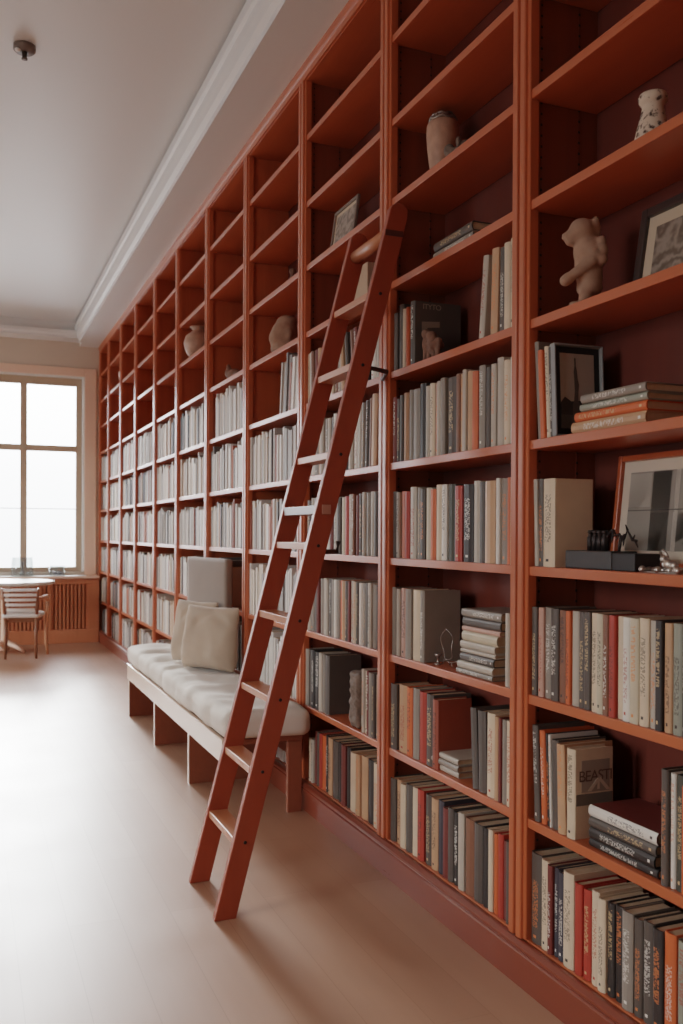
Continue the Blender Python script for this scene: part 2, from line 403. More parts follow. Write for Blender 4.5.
def cover_mat(key, ink, style, ax):
    def fn(nt, b):
        tc = N(nt, 'ShaderNodeTexCoord'); s = N(nt, 'ShaderNodeSeparateXYZ'); nt.links.new(tc.outputs['Generated'], s.inputs[0])
        along_, cross = (s.outputs[2], s.outputs[1]) if ax == 'u' else (s.outputs[1], s.outputs[2])
        col = PAL[key][0]
        ob = N(nt, 'ShaderNodeObjectInfo')
        no = N(nt, 'ShaderNodeTexNoise', noise_dimensions='4D'); no.inputs['Scale'].default_value = 14; no.inputs['Detail'].default_value = 3
        nt.links.new(tc.outputs['Object'], no.inputs['Vector']); nt.links.new(mth(nt, 'MULTIPLY', ob.outputs['Random'], 60), no.inputs['W'])
        base = mixc(nt, no.outputs[0], lin(tuple(v*.9 for v in col)), lin(tuple(min(255, v*1.06) for v in col)))
        if ink:
            mp = N(nt, 'ShaderNodeMapping'); sc_ = {0: (0, 150, 260), 1: (0, 110, 320), 2: (0, 260, 200)}[style % 3]
            if ax == 'f': sc_ = (sc_[0], sc_[2], sc_[1])
            mp.inputs['Scale'].default_value = sc_
            nt.links.new(tc.outputs['Object'], mp.inputs['Vector'])
            n2 = N(nt, 'ShaderNodeTexNoise', noise_dimensions='4D'); n2.inputs['Scale'].default_value = 1.0; n2.inputs['Detail'].default_value = 1
            nt.links.new(mp.outputs[0], n2.inputs['Vector']); nt.links.new(mth(nt, 'MULTIPLY', ob.outputs['Random'], 90), n2.inputs['W'])
            lo, hi = {0: (.28, .82), 1: (.40, .93), 2: (.18, .70)}[style % 3]
            k = mth(nt, 'GREATER_THAN', n2.outputs[0], .51)
            for v, a_, c_ in ((along_, lo, hi), (cross, .24, .76)):
                k = mth(nt, 'MULTIPLY', k, mth(nt, 'MULTIPLY', mth(nt, 'GREATER_THAN', v, a_), mth(nt, 'LESS_THAN', v, c_)))
            k = mth(nt, 'MULTIPLY', k, mth(nt, 'LESS_THAN', s.outputs[0], .035))
            base = mixc(nt, mth(nt, 'MULTIPLY', k, .6), base, lin(INK[ink]))
            # small publisher mark near the foot
            q = mth(nt, 'MULTIPLY', mth(nt, 'MULTIPLY', mth(nt, 'GREATER_THAN', along_, .06), mth(nt, 'LESS_THAN', along_, .09)), mth(nt, 'MULTIPLY', mth(nt, 'GREATER_THAN', cross, .38), mth(nt, 'LESS_THAN', cross, .62)))
            q = mth(nt, 'MULTIPLY', q, mth(nt, 'LESS_THAN', s.outputs[0], .035))
            base = mixc(nt, q, base, lin(INK[ink]))
        nt.links.new(base, b.inputs['Base Color'])
    return mat('cover_%s_%s_%d_%s' % (key, ink, style, ax), rough=.5, spec=.4, fn=fn)
def book_meshes(t, h, d, m, flat=False, m2=None):
    """hard cover (spine towards -x, slightly rounded) and its text block"""
    c = .003; q = min(.004, t*.12); hi = t/2
    def P(x, y, z): return (x, z, y+hi) if flat else (x, y, z)
    def cov(mb, poly, z0, z1):
        a = [mb.bm.verts.new(P(x, y, z0)) for x, y in poly]; b_ = [mb.bm.verts.new(P(x, y, z1)) for x, y in poly]
        n = len(poly)
        for i in range(n):
            f = mb.bm.faces.new((a[i], a[(i+1) % n], b_[(i+1) % n], b_[i]))
            if m2 and 1 <= i <= 5: f.material_index = 1
        # caps: strip quads between outer and inner outline
        k = n//2
        for i in range(k-1):
            mb.bm.faces.new((a[i], a[n-1-i], a[n-2-i], a[i+1])); mb.bm.faces.new((b_[i], b_[i+1], b_[n-2-i], b_[n-1-i]))
    mb = MB()
    outer = [(d, hi), (.004, hi), (.001, hi*.8), (-q*.6, hi*.35), (-q*.6, -hi*.35), (.001, -hi*.8), (.004, -hi), (d, -hi)]
    inner = [(d, -hi+c), (.006, -hi+c), (.004, -hi*.6), (.003, -hi*.3), (.003, hi*.3), (.004, hi*.6), (.006, hi-c), (d, hi-c)]
    cov(mb, outer+inner, 0, h)
    cm = mb.mesh('cover', [m, m2] if m2 else m)
    mb = MB(); a, e = (.0045, -hi+c, .004), (d-.004, hi-c, h-.004)
    if flat: mb.box((a[0], a[2], a[1]+hi), (e[0], e[2], e[1]+hi))
    else: mb.box(a, e)
    return cm, mb.mesh('pages', M_page)
NB = [0]
NUMW = ['', 'first', 'second', 'third', 'fourth', 'fifth', 'sixth', 'seventh', 'eighth', 'ninth', 'tenth', '11th', '12th', '13th', '14th', '15th', '16th', '17th', '18th', '19th', '20th', '21st', '22nd', '23rd', '24th', '25th', '26th', '27th', '28th', '29th', '30th']
BAYN = ['rightmost bay', 'second-from-right bay', 'bay behind the ladder']
SHELFN = ['bottom shelf', 'second shelf up', 'third shelf up', 'fourth shelf up', 'fifth shelf up', 'sixth shelf up', 'seventh shelf up']
def ink_for(key):
    if key in 'dknmfg': return random.choice(['w', 'w', 'o', 't', 't', None])
    if key in 'orbq': return random.choice(['w', 't', 'k', None])
    return random.choice(['k', 'k', 'r', 'o', None])
def add_book(label, group, key, t, h, d, loc_, rot=(0, 0, 0), flat=False, ink='auto', style=None, board=None):
    if ink == 'auto': ink = ink_for(key)
    cmat = cover_mat(key, ink, random.randrange(3) if style is None else style, 'f' if flat else 'u')
    if board: cm, pm = book_meshes(t, h, d, cover_mat(board, None, 0, 'f' if flat else 'u'), flat, cmat)
    else: cm, pm = book_meshes(t, h, d, cmat, flat)
    o = link('book', cm, None, loc_); o.rotation_euler = rot
    tag(o, label, 'book', group); link('pages', pm, o)
    NB[0] += 1
    return o
BOOKS = {}
def row(bay, r, zoom, specs, xf=.012, lean=0, start=1):
    """specs: (left, right, colour, height cm[, depth cm]) in zoomed photo columns at the foot of the spines; lean in degrees, + = tops to the left"""
    x0, sc_ = zoom; z = ROW[r]
    for i, sp in enumerate(specs):
        a, b_, key, h = sp[:4]; d = (sp[4] if len(sp) > 4 else random.uniform(13, 16))/100
        ya = along(x0+a/sc_, z+.0, xf); yb = along(x0+b_/sc_, z+.0, xf)
        ya = min(ya, ST[bay+1]-.0325); yb = max(yb, ST[bay]+.0325)
        t = abs(ya-yb)-.0012; yc = (ya+yb)/2
        h = h/100*.94; d *= .92
        xx = xf+random.uniform(0, .010)
        le = math.radians(sp[5] if len(sp) > 5 else lean)
        zz = z+.0006+abs(math.sin(le))*t/2
        if le > 0: yc -= math.sin(le)*0
        k = start+i
        lab = '%s upright book, %s from left on %s of %s' % (PAL[key][1], NUMW[k], SHELFN[r], BAYN[bay])
        ink = 'auto' if bay == 0 or random.random() < .4 else None
        o = add_book(lab, 'books standing on the shelves', key, t*math.cos(le), h, d, (xx, yc, zz), (-le, 0, 0), False, ink)
        BOOKS[(bay, r, k)] = o
Z1 = (500, 3.732)
row(0, 0, Z1, [(94, 106, 'k', 25), (106, 145, 'd', 26), (145, 172, 'c', 25.5), (172, 190, 'm', 25), (190, 207, 'n', 25), (207, 230, 'n', 24.5), (230, 270, 'c', 26), (272, 300, 'r', 24.5), (300, 329, 'r', 24), (330, 359, 'c', 24.8), (359, 388, 'c', 24), (388, 415, 'k', 24), (415, 447, 'k', 24.4), (447, 489, 'g', 24.4), (489, 521, 'd', 24), (521, 561, 'd', 24.6), (561, 601, 'k', 24.4), (602, 646, 'o', 25), (646, 684, 'e', 24.4), (684, 720, 'd', 25)])
Z2 = (520, 6.83)
row(0, 1, Z2, [(92, 131, 'd', 27.5, 17, 3), (133, 168, 'o', 26.5, 18, 3), (170, 188, 'k', 26, 17, 3), (189, 203, 'w', 26, 17, 2.5), (204, 250, 'd', 25, 17, 2), (252, 304, 't', 24.6, 17, 2), (308, 366, 'c', 24.4, 13, 0)])
Z3 = (560, 5.553)
row(0, 1, Z3, [(553, 592, 'd', 27.5, 17), (594, 622, 'w', 27, 17), (623, 664, 'f', 27, 17), (665, 700, 'o', 25, 17)], start=8)
Z4 = (530, 4.464)
row(0, 2, Z4, [(2, 25, 'd', 25.6), (27, 50, 'p', 25.6), (50, 80, 'g', 25.8), (84, 118, 'd', 25.8), (118, 149, 'b', 25.6), (149, 169, 'o', 25.6), (170, 200, 'l', 25.8), (203, 231, 'd', 25.8), (231, 259, 'd', 26), (261, 289, 'c', 26), (289, 318, 'y', 26), (318, 344, 'b', 26), (345, 373, 'r', 26), (374, 404, 'c', 26), (405, 437, 'w', 26), (437, 477, 'y', 26), (477, 520, 'c', 26.3), (520, 552, 'l', 26), (552, 584, 'k', 26.2), (586, 621, 't', 25.8), (622, 665, 'e', 26), (666, 690, 'd', 25.6)])
Z5 = (510, 3.416)
row(0, 3, Z5, [(74, 87, 'l', 25.2, 15, 2), (88, 105, 'd', 25.2, 15, 1), (107, 147, 'c', 25, 13.5, 0)])
Z6 = (510, 3.936)
row(0, 4, Z6, [(99, 114, 'g', 28.5, 17, 4.5), (115, 133, 'o', 25.5, 16, 4), (134, 150, 'c', 26.2, 16, 3.5), (151, 163, 'd', 25.6, 16, 3)])
Z7 = (300, 2.97)
row(1, 0, Z7, [(263, 279, 'd', 24), (279, 294, 't', 24.5), (294, 309, 'c', 24), (309, 326, 'd', 25), (327, 341, 'c', 25), (342, 361, 'r', 25.5), (363, 381, 'd', 25), (382, 401, 't', 25), (402, 417, 'n', 25.5), (417, 432, 'm', 24), (432, 448, 'd', 25), (449, 464, 'k', 24.5), (465, 482, 'l', 25.5), (484, 509, 'b', 25), (511, 536, 'd', 25), (537, 554, 'k', 25), (555, 568, 'c', 25.5), (569, 580, 'o', 25), (581, 596, 'r', 25.8), (597, 608, 'm', 24.5), (608, 622, 'd', 25)])
row(1, 1, Z7, [(266, 284, 'd', 25), (285, 309, 't', 25.5), (310, 326, 'o', 25.5), (327, 345, 'g', 26), (346, 365, 'r', 25.5), (366, 387, 'd', 25.5), (388, 404, 'q', 24.5, 14)])
row(1, 1, Z7, [(505, 522, 'd', 26, 16, 4), (523, 546, 'd', 26, 16, 2), (547, 571, 'c', 26.4), (573, 584, 't', 26), (585, 593, 'm', 26), (594, 607, 'g', 25.8), (608, 622, 'c', 26)], start=8)
Z8 = (380, 4.267)
row(1, 2, Z8, [(44, 60, 'g', 26), (61, 75, 'l', 25.5), (77, 101, 'p', 26), (104, 127, 'g', 26), (128, 158, 'c', 26), (159, 176, 'g', 26, 15.5)])
row(1, 2, Z8, [(524, 541, 'l', 22.5), (542, 558, 'e', 22.5)], start=7)
row(1, 3, Z8, [(46, 64, 'd', 25.5), (65, 79, 'l', 25), (80, 100, 'o', 25.3), (101, 121, 'r', 25), (123, 148, 'l', 26.5), (149, 164, 'g', 26), (165, 184, 'd', 25.5), (186, 208, 'y', 25.6), (209, 231, 'o', 25), (232, 254, 'c', 26.4), (256, 277, 'w', 26.3), (279, 307, 'f', 26.2), (311, 341, 'r', 25.4), (342, 385, 'k', 25.6), (387, 413, 'l', 26.5), (414, 437, 'd', 26), (441, 485, 't', 26), (487, 502, 'w', 26.6), (503, 532, 'g', 26.4), (535, 549, 'o', 26.5), (550, 561, 'c', 26.5)])
row(1, 4, Z8, [(52, 66, 'm', 25), (67, 80, 'd', 24), (81, 95, 'd', 25), (96, 115, 't', 25.4), (116, 130, 'g', 26), (131, 158, 'g', 25.8), (160, 184, 'k', 27), (186, 201, 'l', 25.5), (202, 222, 'c', 26), (224, 238, 'p', 25.4), (240, 254, 'l', 25.8), (255, 273, 'g', 26.5), (275, 309, 'd', 26), (316, 332, 'b', 26.4), (333, 346, 't', 26), (347, 362, 'l', 27), (363, 384, 't', 26), (385, 409, 'o', 25.4), (411, 437, 'g', 26.6), (441, 459, 'd', 25.4), (461, 482, 'l', 26), (484, 511, 'l', 27.4), (513, 538, 'c', 26), (541, 554, 'w', 26.6), (555, 566, 'y', 26.4)])
row(1, 5, Z8, [(56, 70, 'd', 22), (71, 90, 'd', 24.6), (92, 106, 'c', 22), (107, 121, 'o', 22), (122, 140, 'd', 23.5, 20)])
row(1, 5, Z8, [(414, 436, 'l', 26, 16, -6), (463, 492, 't', 26.6, 16, -2), (493, 519, 'd', 26, 16, -1), (521, 546, 'c', 26.5), (548, 566, 'y', 27)], start=6)
Z9 = (240, 3.938)
row(2, 5, Z9, [(256, 265, 'c', 24), (267, 276, 'w', 24, 16, 2), (278, 288, 'b', 24, 16, 2), (290, 301, 'm', 24, 16, 2), (303, 314, 't', 24, 16, 2), (316, 330, 'l', 24, 16, 2), (334, 345, 'g', 24), (352, 362, 'c', 25), (366, 377, 'b', 24), (380, 390, 'l', 24), (396, 408, 't', 24.5, 16, 7), (414, 424, 'd', 25, 16, 7), (432, 443, 'b', 25, 16, 7), (448, 460, 'm', 25, 16, 6), (470, 484, 'g', 24, 16, 4), (490, 504, 'k', 24.5), (510, 526, 'w', 25), (529, 545, 'l', 25)])
Z10 = (230, 3.94)
row(2, 4, Z10, [(302, 313, 'l', 25), (314, 326, 'w', 25.5), (327, 340, 'g', 25), (341, 351, 't', 25), (352, 364, 'l', 26), (366, 378, 'g', 25), (379, 390, 'l', 25), (392, 404, 'd', 25), (406, 417, 'w', 26), (419, 431, 'l', 25), (433, 447, 'g', 26), (449, 461, 'k', 25), (463, 478, 'l', 26), (479, 493, 'w', 26), (494, 509, 'l', 27, 16, -1), (510, 523, 'g', 27, 16, -1.5), (524, 536, 'd', 27.5, 16, -2), (537, 549, 'b', 28, 16, -2), (551, 571, 't', 29, 16, -2)])
row(2, 3, Z10, [(302, 316, 'd', 25), (317, 328, 'l', 26), (329, 342, 'g', 26), (343, 356, 'l', 25), (357, 370, 'g', 26), (371, 384, 'w', 26), (385, 396, 'm', 25), (398, 413, 'l', 25.5), (414, 428, 'd', 25), (430, 444, 'y', 25), (445, 459, 'r', 25.4), (461, 475, 'l', 26), (477, 486, 'b', 26), (487, 498, 'm', 25.5), (500, 512, 'd', 26), (514, 527, 'l', 26.4), (529, 543, 'g', 26), (545, 559, 'l', 26.4), (561, 573, 'd', 26), (575, 588, 'l', 27)])
row(2, 2, Z10, [(302, 312, 'l', 25), (313, 324, 'g', 25.5), (326, 338, 'd', 25), (339, 347, 'm', 26), (348, 359, 'g', 25.6), (360, 369, 'l', 26), (370, 381, 'l', 25.5), (383, 393, 'd', 26), (394, 405, 'g', 26), (406, 415, 'w', 26), (416, 424, 'g', 26), (425, 437, 'o', 26), (438, 449, 't', 26), (450, 459, 'd', 26), (460, 468, 'm', 26), (469, 480, 'l', 26.4), (481, 491, 'c', 26), (492, 501, 'd', 26), (502, 516, 'w', 26), (517, 528, 'g', 26), (529, 538, 'd', 26), (540, 552, 'l', 26.4), (553, 564, 'g', 26), (566, 574, 'd', 26), (575, 587, 'e', 26.6)])
Z11 = (300, 5.69)
row(2, 1, Z11, [(18, 32, 'l', 27), (33, 44, 'g', 27), (46, 60, 'd', 27), (61, 76, 'k', 27.4), (77, 101, 'k', 27), (102, 118, 'l', 27), (119, 130, 'g', 27), (132, 154, 'd', 27, 16.5)])
row(2, 1, Z11, [(340, 354, 'l', 26.4), (356, 371, 'c', 26), (372, 384, 'm', 26.4), (386, 400, 'g', 26), (402, 416, 'd', 26), (418, 438, 'g', 26)], start=9)
row(2, 0, Z11, [(46, 58, 'c', 20.5), (60, 71, 'l', 20.5), (73, 85, 'm', 25), (86, 98, 'd', 25), (100, 113, 'r', 25), (114, 133, 'o', 25), (135, 149, 'k', 26), (151, 172, 't', 25.6), (174, 203, 'd', 25.6), (205, 226, 'k', 26), (229, 252, 'm', 26), (254, 275, 'k', 26), (277, 307, 'c', 25), (309, 333, 't', 25.6), (335, 371, 't', 26), (373, 405, 'k', 26), (408, 440, 'c', 26)])
def stack(bay, r, where, items, yl, xf=.02):
    """lying books, top one first: (colour, thickness cm, left shift cm, length cm, ink)"""
    z = ROW[r]+.0006
    n = len(items)
    for k, (key, t, off, ln, ink) in reversed(list(enumerate(items))):
        t /= 100
        pos = 'topmost' if k == 0 else 'lowest' if k == n-1 else '%s from top' % NUMW[k+1]
        o = add_book('%s lying book, %s' % (PAL[key][1], pos)+' of '+where, 'books lying in stacks', key, t-.0008, ln/100, .155, (xf+random.uniform(0, .008), yl-off/100-ln/100, z), (0, 0, 0), True, ink, random.randrange(3), 'm' if key == 'w' else None)
        z += t
# book of flat meshes runs from y (near end) to y + length
stack(0, 1, 'stack of four, second shelf up, rightmost bay', [('w', 2.9, 0, 24.5, 'k'), ('d', 2.5, .3, 24, 't'), ('k', 2.9, .4, 23.5, 'w'), ('k', 2.2, 0, 24.5, 'w')], 1.895)
stack(0, 4, 'stack beside the framed monument photo', [('g', 2.2, 4.5, 24, 'w'), ('e', 1.9, 3.5, 25, 'w'), ('o', 2.4, 1.2, 27, 't'), ('t', 3.0, .2, 28, 'w')], 1.98)
stack(1, 6, 'high shelf pair', [('d', 3.0, 1, 25, 't'), ('g', 2.4, .2, 26, 'w')], 2.745, .016)
stack(1, 2, 'tall stack of nine on third shelf up', [('g', 2.6, 3.5, 23, 'w'), ('d', 2.8, 4, 22, None), ('p', 1.6, 3.5, 22, None), ('y', 3.2, 3, 20.5, None), ('l', 2.4, 1.6, 20.5, None), ('l', 1.4, 1.7, 20.5, None), ('d', 2.6, 1.7, 20, 'w'), ('l', 2.4, .6, 21, None), ('g', 1.7, 0, 21.5, 'w')], 2.570)
stack(1, 1, 'short stack right of the red book', [('l', 2.0, 1, 18, None), ('g', 2.2, .5, 19, None), ('l', 2.0, 0, 19, None)], 2.752)

# the eight far bays: several hundred more spines, too many and too small to count
FARCOL = [((206, 200, 192), 5), ((184, 176, 168), 5), ((216, 204, 188), 4), ((150, 142, 136), 4), ((106, 98, 94), 3), ((190, 160, 134), 3), ((180, 104, 74), 1), ((142, 74, 54), 1), ((70, 62, 62), 2), ((226, 222, 216), 4)]
FM = [mat('far_cover_%d' % i, c, .55, .4) for i, (c, w_) in enumerate(FARCOL)]+[M_page]
FW = [w_ for c, w_ in FARCOL]
fb = MB(); rg = random.Random(11)
for i in range(3, 11):
    y0, y1 = ST[i]+.048, ST[i+1]-.048
    for r in range(0, 6):
        a, b_ = y0, y1
        if i == 3 and r == 5: b_ = y0+.30
        if i == 4 and r == 2: a = y0+.34
        if i == 4 and r == 5: b_ = y1-.12
        if i >= 9 and r == 0: b_ = y1-.12
        y = b_
        dark = .0 if i > 5 else .25
        run = None
        while y-a > .012:
            t = rg.choice((.014, .018, .022, .026, .03, .036))
            t = min(t, y-a)
            if t < .012: break
            h = rg.uniform(.225, .275) if rg.random() < .85 else rg.uniform(.2, .29)
            if r == 0: h -= .01
            d = rg.uniform(.13, .17); x = .012+rg.uniform(0, .010)
            if run and run[1] > 0: mi = run[0]; run = (mi, run[1]-1)
            else:
                mi = rg.choices(range(len(FW)), FW)[0]
                if rg.random() < .25: run = (mi, rg.randrange(1, 5))
            yy0, yy1 = y-t+.0006, y-.0004
            sk = 0
            if i == 3 and r == 5: sk = -.03
            v = fb.box((x, yy0, ROW[r]+.0005), (x+d, yy1, ROW[r]+h), mi)
            if sk:
                for q in v:
                    if q.co.z > ROW[r]+.1: q.co.y -= .03
            fb.box((x+.004, yy0+.002, ROW[r]+h), (x+d-.003, yy1-.002, ROW[r]+h+.0006), len(FM)-1)
            y -= t
            if rg.random() < .02: y -= .02
y = ST[8]+.05                                              # two lonely books higher up
for k in range(3):
    fb.box((.03, y, ROW[6]+.0005), (.18, y+.03, ROW[6]+.2+.01*k), k)
    y += .032
o = fb.build('books', FM); tag(o, 'hundreds of small pale books filling the distant bays towards the window', 'books', None, 'stuff')
# ------------------------------------------------------------------ ladder leaning on the bookcase
FX = lambda z: -.686+(.602/2.33)*z              # front edge of the rails
HW = .072
M_hook = mat('hook_iron', (70, 42, 36), .5, .5, .3)
T = thing('library_ladder', 'red-brown wooden library ladder leaning against the bookcase', 'ladder', (-.65, 3.05, 0))
def rail_poly():
    p = [(FX(0)+HW, 0), (FX(0), 0), (FX(2.33), 2.33)]
    cx, r = FX(2.345)+HW/2, HW/2
    for k in range(1, 8):
        a = PI-PI*k/8; p.append((cx+r*math.cos(a), 2.345+r*.95*math.sin(a)))
    p.append((FX(2.33)+HW, 2.33)); return p
rp = rail_poly()
rails = []
for ya in (2.865, 3.21):
    b = MB(); b.prism(rp, (1, 0, 0), (0, 0, 1), (0, 1, 0), (0, ya, 0), .028)
    o = loc(b.build('rail', M_ladder), T); rails.append(o)
    bv = o.modifiers.new('edge', 'BEVEL'); bv.width = .003; bv.segments = 2
for z in (.252, .475, .705, .962, 1.210, 1.517, 1.822, 2.07):
    b = MB(); b.box((FX(z)+.003, 2.893, z-.024), (FX(z)+HW-.004, 3.21, z), 0, .002); loc(b.build('rung', M_rung), T)
    b = MB(); b.lathe([(.0055, 0), (.0055, .002), (.002, .003)], seg=10)
    o = b.build('screw', M_dark); o.rotation_euler = (PI/2, 0, 0); o.location = (FX(z)+.036, 2.865, z-.01); o.parent = rails[0]
b = MB(); b.tube([(FX(2.29)+.036, 2.893, 2.285), (FX(2.29)+.036, 3.21, 2.285)], .024, 14); loc(b.build('top_rung', M_rung), T)
b = MB(); b.box((FX(1.326)+.002, 2.893, 1.305), (FX(1.326)+.05, 3.21, 1.335), 0, .002); loc(b.build('brace_bar', mat('brace_wood', rough=.5, fn=wood_fn((120, 84, 66), (90, 58, 46), 'y'))), T)
b = MB(); b.box((FX(1.326)+.018, 2.861, 1.305), (FX(1.326)+.05, 2.865, 1.337), 0, .0015); loc(b.build('end_plate', mat('plate_wood', (176, 122, 104), .5)), T)
b = MB(); b.box((FX(2.27)+.002, 2.8635, 2.262), (FX(2.27)+HW-.002, 2.865, 2.282)); loc(b.build('rail_band', mat('band_brown', (84, 40, 30), .5)), T)  # thin dark brown band across the top of the near rail
b = MB(); b.tube([(FX(1.81)+HW-.01, 2.885, 1.81), (-.06, 2.93, 1.808), (-.024, 3.03, 1.806), (-.012, 3.07, 1.806)], .008, 8); loc(b.build('hook', M_hook), T)
b = MB(); b.tube([(FX(1.18)+HW-.006, 2.88, 1.18), (FX(1.18)+HW+.045, 2.88, 1.18), (FX(1.18)+HW+.05, 2.88, 1.215)], .009, 8); loc(b.build('hook', M_hook), T)

# ------------------------------------------------------------------ bench
BX0, BY0, BY1 = -.400, 3.86, 6.36
T = thing('bench', 'long low wooden bench along the bookcase under a pale cushion', 'bench', (-.2, 5.1, 0))
b = MB(); b.box((BX0+.022, BY0, .322), (-.03, BY1, .345), 0, .002); loc(b.build('seat_board', M_bench), T)
M_sheen = mat('sheen_wood', fn=wood_fn((206, 178, 156), (216, 190, 168), 'y'))  # bench wood whitened, the windows' reflection put into its colour
b = MB(); b.box((BX0, BY0-.005, .247), (BX0+.022, BY1+.005, .348), 0, .003); loc(b.build('apron', M_sheen), T)
for y in (4.505, 5.395, 6.30):
    b = MB(); b.box((BX0+.004, y-.014, 0), (-.03, y+.014, .322), 0, .002); lp_ = loc(b.build('leg_panel', M_bench), T)
    b = MB(); b.box((BX0+.001, y-.014, .001), (BX0+.0038, y+.014, .246)); e_ = b.build('sheen_strip', M_sheen); e_.parent = lp_  # leg front edge lightened as if reflecting the windows
b = MB(); b.box((-.095, BY0+.01, 0), (-.03, BY0+.04, .322), 0, .002); loc(b.build('leg_post', M_bench), T)
b = MB(); b.box((-.05, BY0+.04, .23), (-.03, BY1-.03, .322)); loc(b.build('rear_rail', M_bench), T)
# cushion with soft folds
hx, hy, hz = .197, 1.285, .056
def cf(p, n):
    q = p.copy()
    if p.z > 0:
        u = p.x/hx; v = p.y/hy
        edge = (1-abs(u)**6)*(1-abs(v)**30)
        q.z += .024*edge*(.75+.25*math.sin(v*22+1.5*math.sin(u*2)))
        q.z += .012*edge*noise.noise(Vector((p.x*6, p.y*7, 1)))
        f = math.sin((p.y*3.4+.5*p.x*2.0+.35*math.sin(p.y*3))*5)
        q.z -= .011*edge*max(0, f)**6
    w_ = noise.noise(Vector((p.x*4, p.y*5, p.z*9+3)))
    q += n*.008*w_
    if p.x < 0 and abs(n.x) > .3: q.x += .006*max(0, math.sin(p.y*17))**4
    return q
me = rounded_box('seat_cushion', hx, hy, hz, (14, 110, 8), .034, cf, M_cush)
o = link('seat_cushion', me, None, (-.207, 3.80+hy, .352+hz)); tag(o, 'long off-white linen seat cushion lying on the bench', 'cushion')
for z_ in (-.040, .040):
    pass
# loose pillows
def pillow(name_label, w_, h_, t_, loc_, yaw, lean, seed):
    bm = bmesh.new(); n = 22; G = {}
    for s_ in (1, -1):
        for i in range(n+1):
            for j in range(n+1):
                u, v = 2*i/n-1, 2*j/n-1
                if s_ < 0 and (i in (0, n) or j in (0, n)): G[(s_, i, j)] = G[(1, i, j)]; continue
                k = ((1-u**4)*(1-v**4))**.55
                pinch = 1-.10*(1-abs(u*v))*(abs(u)**4+abs(v)**4)*.6
                sag = -.02*(1-v)*.5
                x_, z_ = u*w_/2*pinch, v*h_/2*pinch
                th = t_/2*k*(1.1-.3*v)
                wr = .016*noise.noise(Vector((u*2.2+seed, v*2.2, s_)))+.007*math.sin((v*1.5+u*.35)*11+seed+2*noise.noise(Vector((u*2, v*2, seed))))*(max(0, -v)**1.0 if u > -.6 else .2)-.018*max(0, 1-abs(v-.75+.5*abs(u-.2))*5)*(1 if u > -.4 else 0)
                G[(s_, i, j)] = bm.verts.new((x_, -s_*(th+wr*k), z_+h_/2))
    for s_ in (1, -1):
        for i in range(n):
            for j in range(n):
                q = [G[(s_, i, j)], G[(s_, i+1, j)], G[(s_, i+1, j+1)], G[(s_, i, j+1)]]
                f = bm.faces.new(q if s_ > 0 else q[::-1]); f.smooth = True
    me = bpy.data.meshes.new('pillow'); bm.to_mesh(me); bm.free(); me.materials.append(M_pillow)
    o = link('pillow', me, None, loc_); o.rotation_euler = (lean, 0, yaw)
    sd = o.modifiers.new('soft', 'SUBSURF'); sd.levels = 1; sd.render_levels = 1
    tag(o, name_label, 'pillow', 'loose pillows on the bench')
    return o
pillow('beige linen pillow leaning at the front of the two on the bench', .41, .365, .13, (-.180, 5.00, .478), -math.radians(60), -math.radians(7), 1.3)
pillow('beige linen pillow mostly hidden behind the front pillow on the bench', .39, .375, .10, (-.200, 5.30, .478), -math.radians(66), -math.radians(7), 4.1)
# upright grey backrest pad
hx2, hy2, hz2 = .34, .022, .305
def pf(p, n):
    q = p.copy()
    if abs(n.y) > .5: q += n*(.008*(1-(p.x/hx2)**4)*(1-(p.z/hz2)**4))
    return q
me = rounded_box('backrest_pad', hx2, hy2, hz2, (24, 6, 26), .010, pf, M_pad)
PADR, PADA = Vector((-.036, 5.09, 0)), math.radians(84)
cdir = Vector((math.cos(PADA), -math.sin(PADA), 0)); nd = Vector((math.sin(PADA), math.cos(PADA), 0))
c_ = PADR-cdir*hx2+nd*hy2*.2
o = link('backrest_pad', me, None, (c_.x, c_.y, .482+hz2)); o.rotation_euler = (0, 0, -PADA)
tag(o, 'square grey upholstered backrest pad standing behind the pillows', 'backrest pad')

# ------------------------------------------------------------------ framed pictures
def frame(lab, w_, h_, bw, depth, loc_, yaw, tilt, mf, mm, mpic, mat_w, pic=None, group=None, cat='picture'):
    """front faces local -y; origin at the middle of the lower rear edge"""
    T = thing('picture_frame', lab, cat, loc_, 0, group); T.rotation_euler = (tilt, 0, yaw)
    b = MB()
    for s_ in (-1, 1):
        b.box((s_*w_/2, -depth, 0), (s_*(w_/2-bw), 0, h_), 0, .003)
    b.box((-w_/2+bw, -depth, 0), (w_/2-bw, 0, bw), 0, .003); b.box((-w_/2+bw, -depth, h_-bw), (w_/2-bw, 0, h_), 0, .003)
    b.build('frame_border', mf, T)
    b = MB(); b.box((-w_/2+bw*.8, -depth*.45, bw*.8), (w_/2-bw*.8, -.001, h_-bw*.8)); b.build('mat_board', mm, T)
    b = MB(); mw = bw+mat_w; y = -depth*.45-.0015
    b.box((-w_/2+mw, y, mw), (w_/2-mw, y+.0014, h_-mw), 0)
    if pic: pic(b, -w_/2+mw, mw, w_/2-mw, h_-mw, y)
    b.build('picture', mpic, T)
    return T
M_darkframe = mat('grey_brown_frame', rough=.5, fn=wood_fn((74, 62, 58), (58, 48, 45), 'z'))
M_orangeframe = mat('orange_wood_frame', rough=.4, fn=wood_fn((176, 88, 50), (150, 70, 40), 'z'))
M_mat = mat('cream_mat', (206, 186, 160), .8, .2); M_matgrey = mat('grey_mat', (206, 188, 168), .6, .4)
greys = [mat('print_%d' % g, (g, int(g*.95), int(g*.88)), .35, .5) for g in (66, 92, 144, 176, 206, 232)]  # print tones lifted to include the reflection of the picture glass
M_swirl = mat('swirl_print', rough=.4, fn=None)
